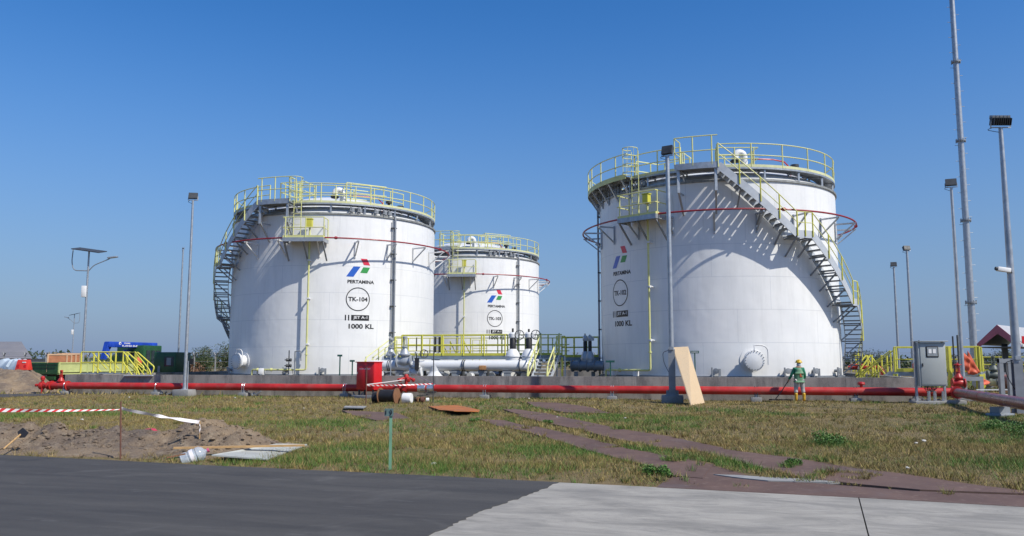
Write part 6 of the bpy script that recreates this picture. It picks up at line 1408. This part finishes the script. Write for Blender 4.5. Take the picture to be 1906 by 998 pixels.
# ------------------------------------------------------------------ grass blades
def grass_field(n, y0, y1, size, wid, seed):
    r = np.random.default_rng(seed); y = np.sqrt(r.uniform(y0 ** 2, y1 ** 2, n)) if y1 < 30 else r.uniform(y0, y1, n); x = r.uniform(-.70, .70, n) * y
    ok = edge_d(x, y) > .02 + .05 * vnoise(x, y, .3, 31)
    wall_d = (x - W0.x) * WN.x + (y - W0.y) * WN.y; inwall = (wall_d < .02) & ((x - wa.x) * WE.x + (y - wa.y) * WE.y > 0) & ((x - wb.x) * WE.x + (y - wb.y) * WE.y < 0); ok &= ~inwall
    for poly in plate_polys:
        m = inside(x + (vnoise(x, y, .22, 71) - .5) * .2, y + (vnoise(x, y, .22, 72) - .5) * .28, poly) | inside(x, y + .13, poly); ok &= ~(m & (vnoise(x, y, .30, 17) * .6 + vnoise(x, y, .9, 18) * .4 < .76))
    ii = np.clip(((x - gx[0]) / .05).round().astype(int), 0, len(gx) - 1); jj = np.clip(((y - gy[0]) / .05).round().astype(int), 0, len(gy) - 1)
    inb = (x > gx[0]) & (x < gx[-1]) & (y > gy[0]) & (y < gy[-1]); dirt = inb & ((Hh * fl)[jj, ii] > .035); ok &= ~dirt
    bare = vnoise(x, y, 1.7, 21) * .6 + vnoise(x, y, .45, 22) * .4; ok &= (bare > .17) | (r.random(n) < .3)
    x, y = x[ok], y[ok]; n = len(x)
    g1 = vnoise(x, y, 3.5, 41) * .5 + vnoise(x, y, 1.2, 42) * .3 + vnoise(x, y, .4, 43) * .2
    def patch(px, py, rx, ry): p = G(px, py); return np.exp(-(((x - p.x) / rx) ** 2 + ((y - p.y) / ry) ** 2))
    gr = np.clip((g1 - .51) * 3.6, 0, .85)
    for a in ((640, 840, 1.2, 1.1), (560, 862, 2.4, .7), (800, 880, 2.0, .5), (620, 790, 2.5, 2.2), (730, 872, 2.2, .35), (1010, 838, 1.3, 1.3), (1090, 845, .9, .9), (1850, 800, 1.6, 2.0), (1880, 870, 1.0, 1.2), (420, 765, 1.5, 1.2), (160, 770, 3, 1.2), (1060, 742, 3, 1.2), (1550, 830, .6, 1), (1240, 800, .5, 1)): gr = np.maximum(gr, patch(*a) * (.55 + .6 * g1))
    dry = np.clip(1 - gr, 0, 1); pk = r.random(n)
    straw = np.array([.35, .26, .088]); oliv = np.array([.185, .176, .038]); grn = np.array([.085, .175, .020]); brn = np.array([.19, .13, .050])
    col = np.where((pk < gr)[:, None], grn, np.where((r.random(n) < .42)[:, None], straw, np.where((r.random(n) < .6)[:, None], oliv, brn))) * r.uniform(.65, 1.25, (n, 1))
    h = size * r.uniform(.45, 1.3, n) * (.45 + 1.1 * vnoise(x, y, .6, 51) ** 1.5 + .5 * vnoise(x, y, 2.2, 52)) * (1 + .7 * gr); w_ = wid * r.uniform(.7, 1.3, n); a = r.uniform(0, 2 * np.pi, n); lean = r.uniform(.1, 1.1, n) * h; la = r.uniform(0, 2 * np.pi, n); z = th(x, y) - .01
    near = np.clip(edge_d(x, y) / .5, .35, 1); h = h * near
    V = np.empty((n, 3, 3)); dx, dy = np.cos(a) * w_ / 2, np.sin(a) * w_ / 2
    V[:, 0] = np.stack([x - dx, y - dy, z], 1); V[:, 1] = np.stack([x + dx, y + dy, z], 1); V[:, 2] = np.stack([x + np.cos(la) * lean, y + np.sin(la) * lean, z + h], 1)
    return V.reshape(-1, 3), np.repeat(col, 3, 0)
parts = [grass_field(230000, 9.5, 17, .048, .0075, 1), grass_field(200000, 16, 26, .05, .011, 2), grass_field(150000, 25, 41, .055, .019, 3), grass_field(40000, 40, 75, .16, .06, 4)]
def tufts(k, y0, y1, size, wid, seed):
    r = np.random.default_rng(seed); A = grass_field(k * 3, y0, y1, size, wid, seed); v = A[0].reshape(-1, 3, 3); c = A[1].reshape(-1, 3, 3)
    sel = r.permutation(len(v))[:k]; v, c = v[sel], c[sel]; m = 22; v = np.repeat(v, m, 0).copy(); c = np.repeat(c, m, 0).copy(); n = len(v)
    base = v[:, :2].mean(1, keepdims=True); a = r.uniform(0, 6.283, n); rr_ = r.uniform(0, .07, n); off = np.stack([np.cos(a) * rr_, np.sin(a) * rr_, 0 * a], 1)[:, None]
    b2 = r.uniform(0, 6.283, n); dw = np.stack([np.cos(b2) * wid / 2, np.sin(b2) * wid / 2, 0 * b2], 1); base = base + off; base[:, :, 2] = th(base[:, 0, 0], base[:, 0, 1])[:, None] - .01
    hh = size * r.uniform(.8, 2.2, n); ln = np.stack([np.cos(a) * hh * .6, np.sin(a) * hh * .6, hh], 1)
    v[:, 0] = base[:, 0] - dw; v[:, 1] = base[:, 0] + dw; v[:, 2] = base[:, 0] + ln; c *= r.uniform(.7, 1.2, (n, 1, 1))
    return v.reshape(-1, 3), c.reshape(-1, 3)
parts += [tufts(1100, 9.5, 18, .065, .009, 11), tufts(1500, 17, 38, .075, .014, 12)]
V = np.concatenate([p[0] for p in parts]); Cc = np.concatenate([p[1] for p in parts]); n = len(V) // 3
me = bpy.data.meshes.new('grass'); me.vertices.add(3 * n); me.vertices.foreach_set('co', V.astype(np.float32).ravel()); me.loops.add(3 * n); me.loops.foreach_set('vertex_index', np.arange(3 * n, dtype=np.int32))
me.polygons.add(n); me.polygons.foreach_set('loop_start', np.arange(0, 3 * n, 3, dtype=np.int32)); me.update(calc_edges=True)
at = me.color_attributes.new('tint', 'FLOAT_COLOR', 'POINT'); at.data.foreach_set('color', np.concatenate([Cc, np.ones((3 * n, 1))], 1).astype(np.float32).ravel())
m, t, b = M_('grass_blades'); an = N(t, 'ShaderNodeAttribute', attribute_name='tint'); t.links.new(an.outputs['Color'], b.inputs['Base Color']); b.inputs['Roughness'].default_value = .7; me.materials.append(m)
o = bpy.data.objects.new('grass', me); COL.objects.link(o); o['kind'] = 'stuff'; o['label'] = 'patchy dry and green grass between the road and the wall'
